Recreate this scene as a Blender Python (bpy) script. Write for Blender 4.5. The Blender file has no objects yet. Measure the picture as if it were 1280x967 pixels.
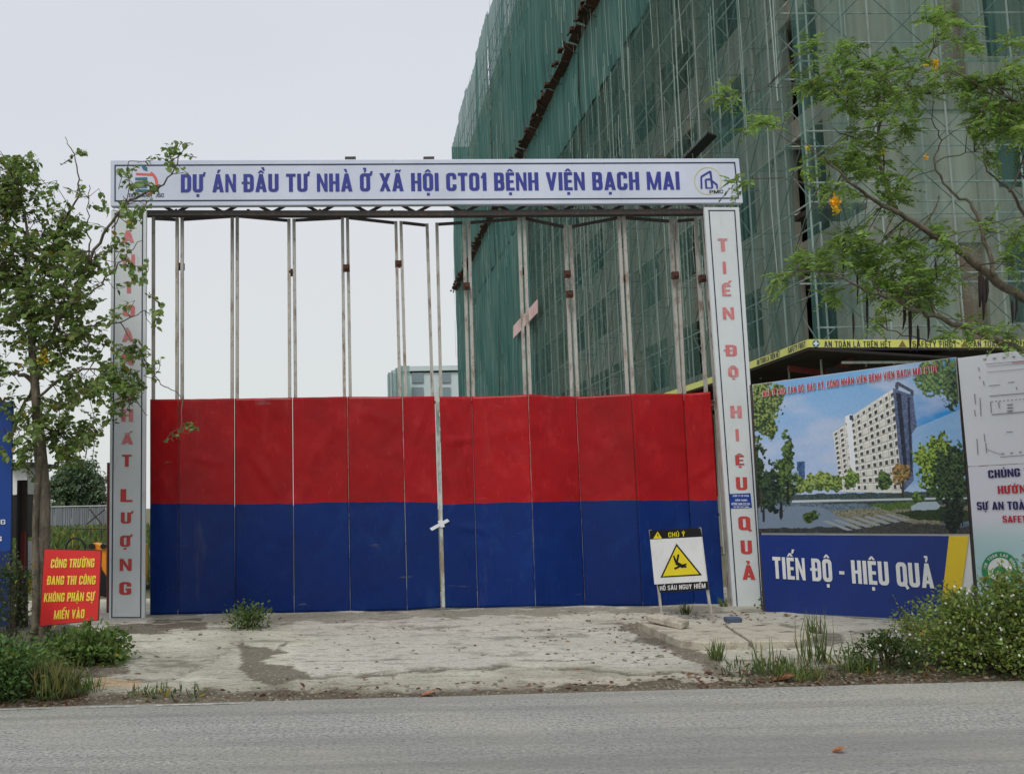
import bpy, math, random
import numpy as np
from mathutils import Vector, Matrix, noise as mn

random.seed(7); RNG = np.random.default_rng(7)
sc = bpy.context.scene
COL = sc.collection
R = math.radians

# ------------------------------------------------------------------ camera
PW, PH = 1280.0, 967.0            # size of the photograph
F, CX, CY = 1262.0, 480.0, 483.5
PITCH = math.atan(144.5 / F); ROLL = -math.atan(0.020)
CAMZ = 1.6
cd = bpy.data.cameras.new('camera'); cam = bpy.data.objects.new('camera', cd); COL.objects.link(cam)
cd.sensor_width = 36; cd.lens = F / PW * 36; cd.shift_x = (PW / 2 - CX) / PW; cd.shift_y = 0
cd.clip_start = 0.1; cd.clip_end = 3000
ROT = Matrix.Rotation(math.pi / 2 + PITCH, 3, 'X') @ Matrix.Rotation(ROLL, 3, 'Z')
cam.matrix_world = Matrix.Translation((0, 0, CAMZ)) @ ROT.to_4x4()
sc.camera = cam
ROTN = np.array(ROT)

# ------------------------------------------------------------------ sky and sun (hazy overcast day)
w = bpy.data.worlds.new('World'); sc.world = w; w.use_nodes = True
nt = w.node_tree; nt.nodes.clear()
SUN_EL, SUN_AZ = R(52), R(205)     # azimuth clockwise from +Y: behind the camera, a little to the left
out = nt.nodes.new('ShaderNodeOutputWorld'); bg = nt.nodes.new('ShaderNodeBackground')
sky = nt.nodes.new('ShaderNodeTexSky'); sky.sky_type = 'NISHITA'; sky.sun_disc = False
sky.sun_elevation = SUN_EL; sky.sun_rotation = SUN_AZ; sky.dust_density = 4; sky.air_density = 1
tc = nt.nodes.new('ShaderNodeTexCoord'); mp = nt.nodes.new('ShaderNodeMapping'); mp.inputs['Scale'].default_value = (1, 1, 2.2)
nz = nt.nodes.new('ShaderNodeTexNoise'); nz.inputs['Scale'].default_value = 1.3; nz.inputs['Detail'].default_value = 3
cr = nt.nodes.new('ShaderNodeValToRGB')
cr.color_ramp.elements[0].position = 0.3; cr.color_ramp.elements[0].color = (6.15, 6.42, 7.05, 1)
cr.color_ramp.elements[1].position = 0.7; cr.color_ramp.elements[1].color = (6.80, 6.98, 7.42, 1)
mx = nt.nodes.new('ShaderNodeMix'); mx.data_type = 'RGBA'; mx.inputs[0].default_value = 0.94
L = nt.links.new
L(tc.outputs['Generated'], mp.inputs[0]); L(mp.outputs[0], nz.inputs['Vector']); L(nz.outputs[0], cr.inputs[0])
sep = nt.nodes.new('ShaderNodeSeparateXYZ'); L(tc.outputs['Generated'], sep.inputs[0])
hr = nt.nodes.new('ShaderNodeMapRange'); hr.inputs[1].default_value = 0.0; hr.inputs[2].default_value = 0.42; hr.inputs[3].default_value = 1; hr.inputs[4].default_value = 0; hr.interpolation_type = 'SMOOTHSTEP'; L(sep.outputs[2], hr.inputs[0])
lo_ = nt.nodes.new('ShaderNodeMix'); lo_.data_type = 'RGBA'; L(hr.outputs[0], lo_.inputs[0]); L(cr.outputs[0], lo_.inputs[6]); lo_.inputs[7].default_value = (6.75, 7.05, 6.95, 1)
L(sky.outputs[0], mx.inputs[6]); L(lo_.outputs[2], mx.inputs[7]); L(mx.outputs[2], bg.inputs[0])
bg.inputs[1].default_value = 0.1
L(bg.outputs[0], out.inputs[0])
sd = bpy.data.lights.new('sun', 'SUN'); sd.energy = 1.5; sd.angle = R(25); sd.color = (1, 0.96, 0.9)
sun = bpy.data.objects.new('sun', sd); COL.objects.link(sun)
_d = Vector((math.sin(SUN_AZ) * math.cos(SUN_EL), math.cos(SUN_AZ) * math.cos(SUN_EL), math.sin(SUN_EL)))
sun.rotation_euler = _d.to_track_quat('Z', 'Y').to_euler()
sc.view_settings.view_transform = 'Standard'; sc.view_settings.look = 'None'
sc.view_settings.exposure = 0.15; sc.view_settings.gamma = 1
sc.render.engine = 'CYCLES'
sc.cycles.use_denoising = True
sc.cycles.max_bounces = 6; sc.cycles.diffuse_bounces = 3; sc.cycles.glossy_bounces = 2
sc.cycles.transparent_max_bounces = 10; sc.cycles.transmission_bounces = 3

# ------------------------------------------------------------------ measuring helpers (photograph pixels -> places)
def ray(px, py):
    return ROTN @ np.array([(px - CX) / F, -(py - CY) / F, -1.0])
def on_z(px, py, z=0.0):
    d = ray(px, py); t = (z - CAMZ) / d[2]; return np.array([d[0] * t, d[1] * t, z])
def on_y(px, py, Y):
    d = ray(px, py); t = Y / d[1]; return np.array([d[0] * t, Y, CAMZ + d[2] * t])
def on_plane(px, py, p0, n):
    d = ray(px, py); o = np.array([0, 0, CAMZ]); t = np.dot(np.array(p0) - o, n) / np.dot(d, n); return o + d * t
def project(P):
    q = (np.asarray(P, float) - np.array([0, 0, CAMZ])) @ ROTN
    return CX - F * q[..., 0] / q[..., 2], CY + F * q[..., 1] / q[..., 2]

# ------------------------------------------------------------------ materials
MATS = {}
def srgb(r, g, b, k=1.0):
    f = lambda c: ((c / 255 + 0.055) / 1.055) ** 2.4 if c > 10 else c / 255 / 12.92
    return (f(r) * k, f(g) * k, f(b) * k)
def mat(name, col, rough=0.8, col2=None, scale=3.0, amt=0.5, bump=0.0, bscale=40.0, metal=0.0, spec=0.4, stretch=(1, 1, 1), detail=6, attr=None):
    if name in MATS: return MATS[name]
    m = bpy.data.materials.new(name); m.use_nodes = True; n = m.node_tree; b = n.nodes['Principled BSDF']; l = n.links.new
    b.inputs['Roughness'].default_value = rough; b.inputs['Metallic'].default_value = metal
    b.inputs['Specular IOR Level'].default_value = spec
    t = n.nodes.new('ShaderNodeTexCoord'); mpn = n.nodes.new('ShaderNodeMapping'); mpn.inputs['Scale'].default_value = stretch
    l(t.outputs['Object'], mpn.inputs[0])
    if col2 is None: col2 = tuple(c * 0.8 for c in col)
    no = n.nodes.new('ShaderNodeTexNoise'); no.inputs['Scale'].default_value = scale; no.inputs['Detail'].default_value = detail
    no.inputs['Roughness'].default_value = 0.65
    l(mpn.outputs[0], no.inputs['Vector'])
    ra = n.nodes.new('ShaderNodeValToRGB'); ra.color_ramp.elements[0].position = 0.5 - 0.25 * (1.2 - amt); ra.color_ramp.elements[1].position = 0.5 + 0.25 * (1.2 - amt)
    ra.color_ramp.elements[0].color = (*col, 1); ra.color_ramp.elements[1].color = (*col2, 1)
    l(no.outputs[0], ra.inputs[0])
    src = ra.outputs[0]
    if attr:
        a = n.nodes.new('ShaderNodeAttribute'); a.attribute_name = attr
        mm = n.nodes.new('ShaderNodeMix'); mm.data_type = 'RGBA'; mm.blend_type = 'MULTIPLY'; mm.inputs[0].default_value = 1
        l(src, mm.inputs[6]); l(a.outputs[0], mm.inputs[7]); src = mm.outputs[2]
    l(src, b.inputs['Base Color'])
    if bump:
        bn = n.nodes.new('ShaderNodeTexNoise'); bn.inputs['Scale'].default_value = bscale; bn.inputs['Detail'].default_value = 5
        l(mpn.outputs[0], bn.inputs['Vector'])
        bu = n.nodes.new('ShaderNodeBump'); bu.inputs['Strength'].default_value = bump; bu.inputs['Distance'].default_value = 0.02
        l(bn.outputs[0], bu.inputs['Height']); l(bu.outputs[0], b.inputs['Normal'])
    MATS[name] = m; return m

def layered(name, col, layers, rough=0.6, spec=0.4, bump=0.0, bscale=30, bstretch=(1, 1, 1), attr_base=None, vary=0.0):
    """base colour with noise-masked layers: (colour, scale, stretch, lo, hi, strength)"""
    if name in MATS: return MATS[name]
    m = bpy.data.materials.new(name); m.use_nodes = True; n = m.node_tree; b = n.nodes['Principled BSDF']; l = n.links.new
    b.inputs['Roughness'].default_value = rough; b.inputs['Specular IOR Level'].default_value = spec
    t = n.nodes.new('ShaderNodeTexCoord')
    if attr_base:
        a = n.nodes.new('ShaderNodeAttribute'); a.attribute_name = attr_base; src = a.outputs[0]
    else:
        c = n.nodes.new('ShaderNodeRGB'); c.outputs[0].default_value = (*col, 1); src = c.outputs[0]
    for (lc, s, st, lo, hi, k) in layers:
        mpn = n.nodes.new('ShaderNodeMapping'); mpn.inputs['Scale'].default_value = st
        mpn.inputs['Location'].default_value = (s * 1.7, lo * 9, hi * 5)
        l(t.outputs['Object'], mpn.inputs[0])
        no = n.nodes.new('ShaderNodeTexNoise'); no.inputs['Scale'].default_value = s; no.inputs['Detail'].default_value = 7; no.inputs['Roughness'].default_value = 0.7
        l(mpn.outputs[0], no.inputs['Vector'])
        mr = n.nodes.new('ShaderNodeMapRange'); mr.inputs[1].default_value = lo; mr.inputs[2].default_value = hi; mr.inputs[4].default_value = k
        l(no.outputs[0], mr.inputs[0])
        mm = n.nodes.new('ShaderNodeMix'); mm.data_type = 'RGBA'; l(mr.outputs[0], mm.inputs[0]); l(src, mm.inputs[6]); mm.inputs[7].default_value = (*lc, 1)
        src = mm.outputs[2]
    if vary:
        oi = n.nodes.new('ShaderNodeObjectInfo'); mr = n.nodes.new('ShaderNodeMapRange'); mr.inputs[3].default_value = 1 - vary; mr.inputs[4].default_value = 1 + vary
        hs = n.nodes.new('ShaderNodeHueSaturation'); l(oi.outputs['Random'], mr.inputs[0]); l(mr.outputs[0], hs.inputs['Value']); l(src, hs.inputs['Color']); src = hs.outputs[0]
    l(src, b.inputs['Base Color'])
    if bump:
        mpn = n.nodes.new('ShaderNodeMapping'); mpn.inputs['Scale'].default_value = bstretch; l(t.outputs['Object'], mpn.inputs[0])
        bn = n.nodes.new('ShaderNodeTexNoise'); bn.inputs['Scale'].default_value = bscale; bn.inputs['Detail'].default_value = 6; l(mpn.outputs[0], bn.inputs['Vector'])
        bu = n.nodes.new('ShaderNodeBump'); bu.inputs['Strength'].default_value = bump; bu.inputs['Distance'].default_value = 0.02
        l(bn.outputs[0], bu.inputs['Height']); l(bu.outputs[0], b.inputs['Normal'])
    MATS[name] = m; return m

def leafmat(name, trans=0.35):
    if name in MATS: return MATS[name]
    m = bpy.data.materials.new(name); m.use_nodes = True; n = m.node_tree; l = n.links.new; n.nodes.clear()
    o = n.nodes.new('ShaderNodeOutputMaterial'); a = n.nodes.new('ShaderNodeAttribute'); a.attribute_name = 'col'
    b = n.nodes.new('ShaderNodeBsdfPrincipled'); b.inputs['Roughness'].default_value = 0.5; b.inputs['Specular IOR Level'].default_value = 0.35
    tr = n.nodes.new('ShaderNodeBsdfTranslucent'); ms = n.nodes.new('ShaderNodeMixShader'); ms.inputs[0].default_value = trans
    hs = n.nodes.new('ShaderNodeHueSaturation'); hs.inputs['Value'].default_value = 1.5; hs.inputs['Hue'].default_value = 0.495
    l(a.outputs[0], b.inputs['Base Color']); l(a.outputs[0], hs.inputs['Color']); l(hs.outputs[0], tr.inputs[0])
    l(b.outputs[0], ms.inputs[1]); l(tr.outputs[0], ms.inputs[2]); l(ms.outputs[0], o.inputs[0])
    MATS[name] = m; return m

def netmat(name, col, cover, var=0.2, col2=None):
    m = bpy.data.materials.new(name); m.use_nodes = True; n = m.node_tree; l = n.links.new; n.nodes.clear()
    o = n.nodes.new('ShaderNodeOutputMaterial'); t = n.nodes.new('ShaderNodeTexCoord')
    def noise(scale, st, det=4):
        mpn = n.nodes.new('ShaderNodeMapping'); mpn.inputs['Scale'].default_value = st; l(t.outputs['Object'], mpn.inputs[0])
        no = n.nodes.new('ShaderNodeTexNoise'); no.inputs['Scale'].default_value = scale; no.inputs['Detail'].default_value = det; l(mpn.outputs[0], no.inputs['Vector']); return no.outputs[0]
    streak = noise(2.2, (1, 1, 0.03)); fine = noise(9, (1, 1, 0.012), 2); blotch = noise(0.25, (1, 1, 1))
    d = n.nodes.new('ShaderNodeBsdfDiffuse'); tl = n.nodes.new('ShaderNodeBsdfTranslucent'); tp = n.nodes.new('ShaderNodeBsdfTransparent')
    ra = n.nodes.new('ShaderNodeValToRGB'); ra.color_ramp.elements[0].position = 0.3; ra.color_ramp.elements[1].position = 0.72
    col2 = col2 or tuple(c * 1.9 for c in col)
    ra.color_ramp.elements[0].color = (*col, 1); ra.color_ramp.elements[1].color = (*col2, 1)
    l(fine, ra.inputs[0])
    m1 = n.nodes.new('ShaderNodeMix'); m1.data_type = 'RGBA'; m1.blend_type = 'MULTIPLY'; m1.inputs[0].default_value = 0.75
    r2 = n.nodes.new('ShaderNodeValToRGB'); r2.color_ramp.elements[0].position = 0.35; r2.color_ramp.elements[1].position = 0.65
    r2.color_ramp.elements[0].color = (0.65, 0.8, 0.78, 1); r2.color_ramp.elements[1].color = (1.25, 1.05, 1.0, 1)
    l(blotch, r2.inputs[0]); l(ra.outputs[0], m1.inputs[6]); l(r2.outputs[0], m1.inputs[7])
    l(m1.outputs[2], d.inputs[0]); l(m1.outputs[2], tl.inputs[0])
    s1 = n.nodes.new('ShaderNodeMixShader'); s1.inputs[0].default_value = 0.25; l(d.outputs[0], s1.inputs[1]); l(tl.outputs[0], s1.inputs[2])
    mr = n.nodes.new('ShaderNodeMapRange'); mr.inputs[1].default_value = 0.3; mr.inputs[2].default_value = 0.7
    mr.inputs[3].default_value = cover - var; mr.inputs[4].default_value = min(1, cover + var); l(streak, mr.inputs[0])
    oi = n.nodes.new('ShaderNodeObjectInfo'); mr2 = n.nodes.new('ShaderNodeMapRange'); mr2.inputs[3].default_value = -0.09; mr2.inputs[4].default_value = 0.09; l(oi.outputs['Random'], mr2.inputs[0])
    ad = n.nodes.new('ShaderNodeMath'); ad.use_clamp = True; l(mr.outputs[0], ad.inputs[0]); l(mr2.outputs[0], ad.inputs[1])
    s2 = n.nodes.new('ShaderNodeMixShader'); l(ad.outputs[0], s2.inputs[0]); l(tp.outputs[0], s2.inputs[1]); l(s1.outputs[0], s2.inputs[2])
    l(s2.outputs[0], o.inputs[0]); MATS[name] = m; return m

def attrmat(name, rough=0.5, spec=0.3, dirt=0.15):
    return layered(name, (1, 1, 1), [((0.25, 0.24, 0.22), 2.2, (1, 1, 0.5), 0.5, 0.75, dirt)], rough=rough, spec=spec, attr_base='col')

# ------------------------------------------------------------------ mesh helpers
class MB:
    def __init__(s): s.v = []; s.f = []; s.mi = []
    def add(s, vs, fs, mi=0):
        o = len(s.v); s.v += [tuple(map(float, p)) for p in vs]; s.f += [tuple(i + o for i in f) for f in fs]; s.mi += [mi] * len(fs); return s
    def hexa(s, p, mi=0):      # 8 corners: bottom 4 (ccw), top 4
        return s.add(p, [(0, 3, 2, 1), (4, 5, 6, 7), (0, 1, 5, 4), (1, 2, 6, 5), (2, 3, 7, 6), (3, 0, 4, 7)], mi)
    def box(s, x0, x1, y0, y1, z0, z1, mi=0, xf=None):
        p = [(x0, y0, z0), (x1, y0, z0), (x1, y1, z0), (x0, y1, z0), (x0, y0, z1), (x1, y0, z1), (x1, y1, z1), (x0, y1, z1)]
        if xf: p = [xf(q) for q in p]
        return s.hexa(p, mi)
    def slab(s, quad, thick, mi=0):   # quad of 4+ points, thickness vector
        q = [np.array(p, float) for p in quad]; n = len(q); t = np.array(thick, float)
        vs = q + [p + t for p in q]
        fs = [tuple(range(n))[::-1], tuple(range(n, 2 * n))] + [(i, (i + 1) % n, (i + 1) % n + n, i + n) for i in range(n)]
        return s.add(vs, fs, mi)
    def poly(s, pts, mi=0): return s.add(pts, [tuple(range(len(pts)))], mi)
    def tube(s, path, rad, sides=6, mi=0, caps=True):
        P = [Vector(p) for p in path]; n = len(P)
        if not hasattr(rad, '__len__'): rad = [rad] * n
        rings = []; prev = None
        for i, p in enumerate(P):
            d = (P[min(i + 1, n - 1)] - P[max(i - 1, 0)])
            d = d.normalized() if d.length > 1e-9 else Vector((0, 0, 1))
            a = prev if prev is not None else (Vector((1, 0, 0)) if abs(d.x) < 0.8 else Vector((0, 1, 0)))
            a = (a - d * a.dot(d)); a = a.normalized() if a.length > 1e-6 else d.orthogonal().normalized()
            b = d.cross(a); prev = a
            rings.append([tuple(p + (a * math.cos(2 * math.pi * k / sides) + b * math.sin(2 * math.pi * k / sides)) * rad[i]) for k in range(sides)])
        vs = [v for r in rings for v in r]; fs = []
        for i in range(n - 1):
            for k in range(sides):
                k2 = (k + 1) % sides
                fs.append((i * sides + k, i * sides + k2, (i + 1) * sides + k2, (i + 1) * sides + k))
        if caps: fs += [tuple(range(sides))[::-1], tuple(range((n - 1) * sides, n * sides))]
        return s.add(vs, fs, mi)
    def bar(s, a, b, w, d=None, mi=0, up=(0, 1, 0)):      # square section bar
        d = d or w; a = np.array(a, float); b = np.array(b, float); t = b - a; t /= np.linalg.norm(t)
        u = np.array(up, float); u = u - t * np.dot(u, t)
        if np.linalg.norm(u) < 1e-6: u = np.array([1.0, 0, 0])
        u /= np.linalg.norm(u); v = np.cross(t, u)
        p = [q + v * sx * w / 2 + u * sy * d / 2 for q in (a, b) for sx, sy in ((-1, -1), (1, -1), (1, 1), (-1, 1))]
        return s.hexa(p, mi)
    def build(s, name, m, parent=None, smooth=False, bevel=0, kind=None):
        me = bpy.data.meshes.new(name); off = np.array(parent.location) if parent else np.zeros(3)
        if parent and parent.parent: off = off + np.array(parent.parent.location)
        V = np.array(s.v) - off
        me.from_pydata(V.tolist(), [], s.f)
        for mm in (m if isinstance(m, (list, tuple)) else [m]): me.materials.append(mm)
        me.polygons.foreach_set('material_index', s.mi)
        if smooth: me.polygons.foreach_set('use_smooth', [True] * len(s.f))
        me.update()
        o = bpy.data.objects.new(name, me); COL.objects.link(o)
        if parent: o.parent = parent
        if bevel:
            bm_ = o.modifiers.new('bevel', 'BEVEL'); bm_.width = bevel; bm_.segments = 1; bm_.limit_method = 'ANGLE'
        if kind: o['kind'] = kind
        return o
def tag(o, label=None, cat=None, group=None, kind=None):
    if label: o['label'] = label
    if cat: o['category'] = cat
    if group: o['group'] = group
    if kind: o['kind'] = kind
    return o
def thing(name, loc, label, cat, group=None):
    o = bpy.data.objects.new(name, None); COL.objects.link(o); o.location = tuple(map(float, loc)); o.empty_display_size = 0.2
    return tag(o, label, cat, group)
def raw_mesh(name, V, Fc, m, parent=None, cols=None, smooth=False, kind=None):
    V = np.asarray(V, float); Fc = np.asarray(Fc, np.int32)
    off = np.zeros(3)
    if parent is not None:
        off = np.array(parent.location)
        if parent.parent: off = off + np.array(parent.parent.location)
    me = bpy.data.meshes.new(name); me.vertices.add(len(V)); me.vertices.foreach_set('co', (V - off).astype(np.float32).ravel())
    k = Fc.shape[1]; me.loops.add(Fc.size); me.loops.foreach_set('vertex_index', Fc.ravel())
    me.polygons.add(len(Fc)); me.polygons.foreach_set('loop_start', np.arange(0, Fc.size, k, dtype=np.int32))
    me.update(calc_edges=True); me.materials.append(m)
    if cols is not None:
        a = me.color_attributes.new('col', 'FLOAT_COLOR', 'POINT'); a.data.foreach_set('color', np.c_[cols, np.ones(len(cols))].astype(np.float32).ravel())
    if smooth: me.polygons.foreach_set('use_smooth', [True] * len(Fc))
    o = bpy.data.objects.new(name, me); COL.objects.link(o)
    if parent is not None: o.parent = parent
    if kind: o['kind'] = kind
    return o

def leaf_arrays(P, D, Nn, ln, wd, cols, fold=0.25, curl=0.15):
    """one folded pointed leaf (6 verts, 4 quads->tris) per point"""
    n = len(P); D = D / np.linalg.norm(D, axis=1, keepdims=True)
    S = np.cross(D, Nn); S /= np.linalg.norm(S, axis=1, keepdims=True) + 1e-9; U = np.cross(S, D)
    ln = np.broadcast_to(ln, n)[:, None]; wd = np.broadcast_to(wd, n)[:, None]
    tip = P + D * ln - U * ln * curl; mid = P + D * ln * 0.5 - U * ln * curl * 0.2
    q = lambda t, s, k: P + D * ln * t + S * wd * s + U * (wd * fold * abs(s) * 2 - ln * curl * k)
    V = np.stack([P, q(.22, .40, 0), q(.58, .44, .3), tip, q(.58, -.44, .3), q(.22, -.40, 0), mid], 1).reshape(-1, 3)
    b = np.arange(n)[:, None] * 7
    Fc = np.concatenate([b + [0, 6, 1], b + [1, 6, 2], b + [2, 6, 3], b + [3, 6, 4], b + [4, 6, 5], b + [5, 6, 0]], 0)
    return V, Fc, np.repeat(cols, 7, 0)
def rand_dirs(n): 
    v = RNG.normal(size=(n, 3)); return v / np.linalg.norm(v, axis=1, keepdims=True)
def leafcols(n, base, var=0.35, yellow=0.05, ycol=(0.30, 0.24, 0.02)):
    c = np.array(base)[None] * (1 + RNG.uniform(-var, var, (n, 1))) * (1 + RNG.uniform(-0.12, 0.12, (n, 3)))
    y = RNG.random(n) < yellow; c[y] = np.array(ycol) * RNG.uniform(0.6, 1.2, (y.sum(), 1)); return c

# ------------------------------------------------------------------ lettering: heavy condensed capitals drawn stroke by stroke
import unicodedata
from mathutils.geometry import delaunay_2d_cdt
TS, HS = 0.210, 0.162             # widths of upright and level strokes (cap height 1)
def _r(x0, x1, y0, y1): return [(x0, y0), (x1, y0), (x1, y1), (x0, y1)]
def _ring(x0, x1, y0, y1, keep=lambda x, y: True, ts=None, rad=0.2):
    ts = ts or TS; n = 7
    def rr(a0, a1, b0, b1, r):
        r = min(r, (a1 - a0) / 2, (b1 - b0) / 2); P = []
        for cx, cy, s in ((a1 - r, b1 - r, 0), (a0 + r, b1 - r, 90), (a0 + r, b0 + r, 180), (a1 - r, b0 + r, 270)):
            for k in range(n): t = math.radians(s + 90 * k / (n - 1)); P.append((cx + r * math.cos(t), cy + r * math.sin(t)))
        Q = []
        for i, p in enumerate(P):      # subdivide the straight runs too
            q = P[(i + 1) % len(P)]; Q.append(p)
            if (i + 1) % n == 0:
                for k in (1, 2, 3): Q.append((p[0] + (q[0] - p[0]) * k / 4, p[1] + (q[1] - p[1]) * k / 4))
        return Q
    O = rr(x0, x1, y0, y1, rad); I = rr(x0 + ts, x1 - ts, y0 + HS, y1 - HS, max(rad - 0.13, 0.05)); out = []
    for i in range(len(O)):
        j = (i + 1) % len(O); cx, cy = (O[i][0] + O[j][0]) / 2, (O[i][1] + O[j][1]) / 2
        if keep(cx, cy): out.append([O[i], O[j], I[j], I[i]])
    return out
def _glyph(c):
    t, h, w = TS, HS, 0.56; L_ = _r(0, t, 0, 1); D_ = [(0, 0), (t, 0), (t, 1), (0, 1)]
    if c == 'A': return 0.62, [[(0, 0), (t, 0), (0.40, 1), (0.21, 1)], [(0.62 - t, 0), (0.62, 0), (0.41, 1), (0.22, 1)], _r(0.13, 0.49, 0.17, 0.31)]
    if c == 'B': return w, [L_, _r(0, .3, 0, h), _r(0, .3, 1 - h, 1), _r(0, .3, .43, .57)] + _ring(0, w - .02, .43, 1, lambda x, y: x > .2, rad=.16) + _ring(0, w, 0, .57, lambda x, y: x > .2, rad=.17)
    if c == 'C': return w, _ring(0, w, 0, 1, lambda x, y: not (x > w * .6 and .37 < y < .63))
    if c in 'DĐ': return w, [L_, _r(0, .3, 0, h), _r(0, .3, 1 - h, 1)] + _ring(0, w, 0, 1, lambda x, y: x > .2, rad=.22) + ([_r(-.10, .33, .45, .57)] if c == 'Đ' else [])
    if c == 'E': return .46, [L_, _r(0, .46, 0, h), _r(0, .46, 1 - h, 1), _r(0, .42, .43, .57)]
    if c == 'F': return .45, [L_, _r(0, .45, 1 - h, 1), _r(0, .41, .42, .56)]
    if c == 'G': return w, _ring(0, w, 0, 1, lambda x, y: not (x > w * .6 and .5 < y < .66)) + [_r(.3, w, .38, .51), _r(w - t, w, .1, .51)]
    if c == 'H': return w, [L_, _r(w - t, w, 0, 1), _r(0, w, .43, .57)]
    if c == 'I': return t, [L_]
    if c == 'J': return .42, [_r(.42 - t, .42, .2, 1)] + _ring(0, .42, 0, .5, lambda x, y: y < .22)
    if c == 'K': return .60, [L_, [(.10, .36), (.22, .30), (.60, 1), (.40, 1)], [(.19, .52), (.31, .64), (.62, 0), (.41, 0)]]
    if c == 'L': return .44, [L_, _r(0, .44, 0, h)]
    if c == 'M': return .78, [_r(0, .17, 0, 1), _r(.61, .78, 0, 1), [(0, 1), (.20, 1), (.46, 0), (.32, 0)], [(.78, 1), (.58, 1), (.32, 0), (.46, 0)]]
    if c == 'N': return .58, [_r(0, .17, 0, 1), _r(.41, .58, 0, 1), [(0, 1), (.17, 1), (.58, 0), (.41, 0)]]
    if c in 'O0': return w, _ring(0, w, 0, 1)
    if c == 'P': return w, [L_, _r(0, .3, 1 - h, 1), _r(0, .3, .38, .52)] + _ring(0, w, .38, 1, lambda x, y: x > .2, rad=.18)
    if c == 'Q': return w, _ring(0, w, 0, 1) + [[(.30, .20), (.42, .26), (.64, -.06), (.50, -.12)]]
    if c == 'R': return w, [L_, _r(0, .3, 1 - h, 1), _r(0, .3, .40, .54)] + _ring(0, w - .01, .40, 1, lambda x, y: x > .2, rad=.18) + [[(.22, .46), (.40, .46), (.58, 0), (.38, 0)]]
    if c == 'S': return w, _ring(0, w, .42, 1, lambda x, y: not (x > w * .62 and y < .74), rad=.18) + _ring(0, w, 0, .57, lambda x, y: not (x < w * .38 and y > .28), rad=.18)
    if c == 'T': return .52, [_r(0, .52, 1 - h, 1), _r(.26 - t / 2, .26 + t / 2, 0, 1)]
    if c == 'U': return w, [_r(0, t, .3, 1), _r(w - t, w, .3, 1)] + _ring(0, w, 0, 1, lambda x, y: y < .4)
    if c == 'V': return .60, [[(0, 1), (t, 1), (.38, 0), (.22, 0)], [(.60, 1), (.60 - t, 1), (.22, 0), (.38, 0)]]
    if c == 'X': return .60, [[(0, 1), (.2, 1), (.60, 0), (.40, 0)], [(.60, 1), (.40, 1), (0, 0), (.20, 0)]]
    if c == 'Y': return .58, [[(0, 1), (.19, 1), (.37, .40), (.21, .40)], [(.58, 1), (.39, 1), (.21, .40), (.37, .40)], _r(.29 - t / 2, .29 + t / 2, 0, .5)]
    if c == '1': return .30, [_r(.30 - t, .30, 0, 1), [(0, .72), (.16, .74), (.28, 1), (.12, 1)], _r(0, .2, .70, .82)]
    if c == '2': return .5, _ring(0, .5, .4, 1, lambda x, y: not (y < .72 and x < .25)) + [_r(0, .5, 0, h), [(0, .12), (.2, .12), (.5, .55), (.34, .6)]]
    if c == '4': return .52, [_r(.28, .46, 0, 1), _r(0, .52, .2, .34), [(0, .24), (.14, .24), (.40, 1), (.26, 1)]]
    if c == '-': return .30, [_r(0, .30, .36, .50)]
    if c == ',': return .15, [[(0, .0), (.15, .0), (.15, .15), (0, .15)], [(.05, .01), (.14, .01), (.06, -.15), (0, -.15)]]
    if c == '.': return .15, [_r(0, .15, 0, .15)]
    return .24, []
def _marks(ms, w):
    P = []; cx = w / 2; circ = '\u0302' in ms
    if circ: P += [[(cx - .19, 1.05), (cx - .05, 1.05), (cx + .05, 1.20), (cx - .05, 1.20)], [(cx + .19, 1.05), (cx + .05, 1.05), (cx - .05, 1.20), (cx + .05, 1.20)]]
    dx, dy = (.16, .12) if circ else (0, 0); x = cx + dx
    if '\u0301' in ms: P.append([(x - .06, 1.06 + dy), (x + .04, 1.06 + dy), (x + .15, 1.25 + dy), (x - .01, 1.25 + dy)])
    if '\u0300' in ms: P.append([(x + .05, 1.06 + dy), (x - .05, 1.06 + dy), (x - .16, 1.25 + dy), (x, 1.25 + dy)])
    if '\u0303' in ms: P += [[(x - .18, 1.06 + dy), (x - .10, 1.05 + dy), (x - .04, 1.20 + dy), (x - .12, 1.21 + dy)], [(x - .12, 1.13 + dy), (x + .12, 1.05 + dy), (x + .12, 1.15 + dy), (x - .10, 1.21 + dy)], [(x + .04, 1.08 + dy), (x + .12, 1.05 + dy), (x + .19, 1.19 + dy), (x + .12, 1.21 + dy)]]
    if '\u0309' in ms: P += [_r(x - .10, x + .06, 1.22 + dy, 1.31 + dy), _r(x - .02, x + .08, 1.13 + dy, 1.29 + dy), _r(x - .05, x + .04, 1.05 + dy, 1.17 + dy)]
    if '\u0323' in ms: P.append(_r(cx - .08, cx + .08, -.25, -.10))
    if '\u031b' in ms: P += [_r(w - .16, w + .08, .86, 1.0), [(w - .02, .94), (w + .09, .88), (w + .15, 1.12), (w + .03, 1.12)]]
    return P
_GC = {}
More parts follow.
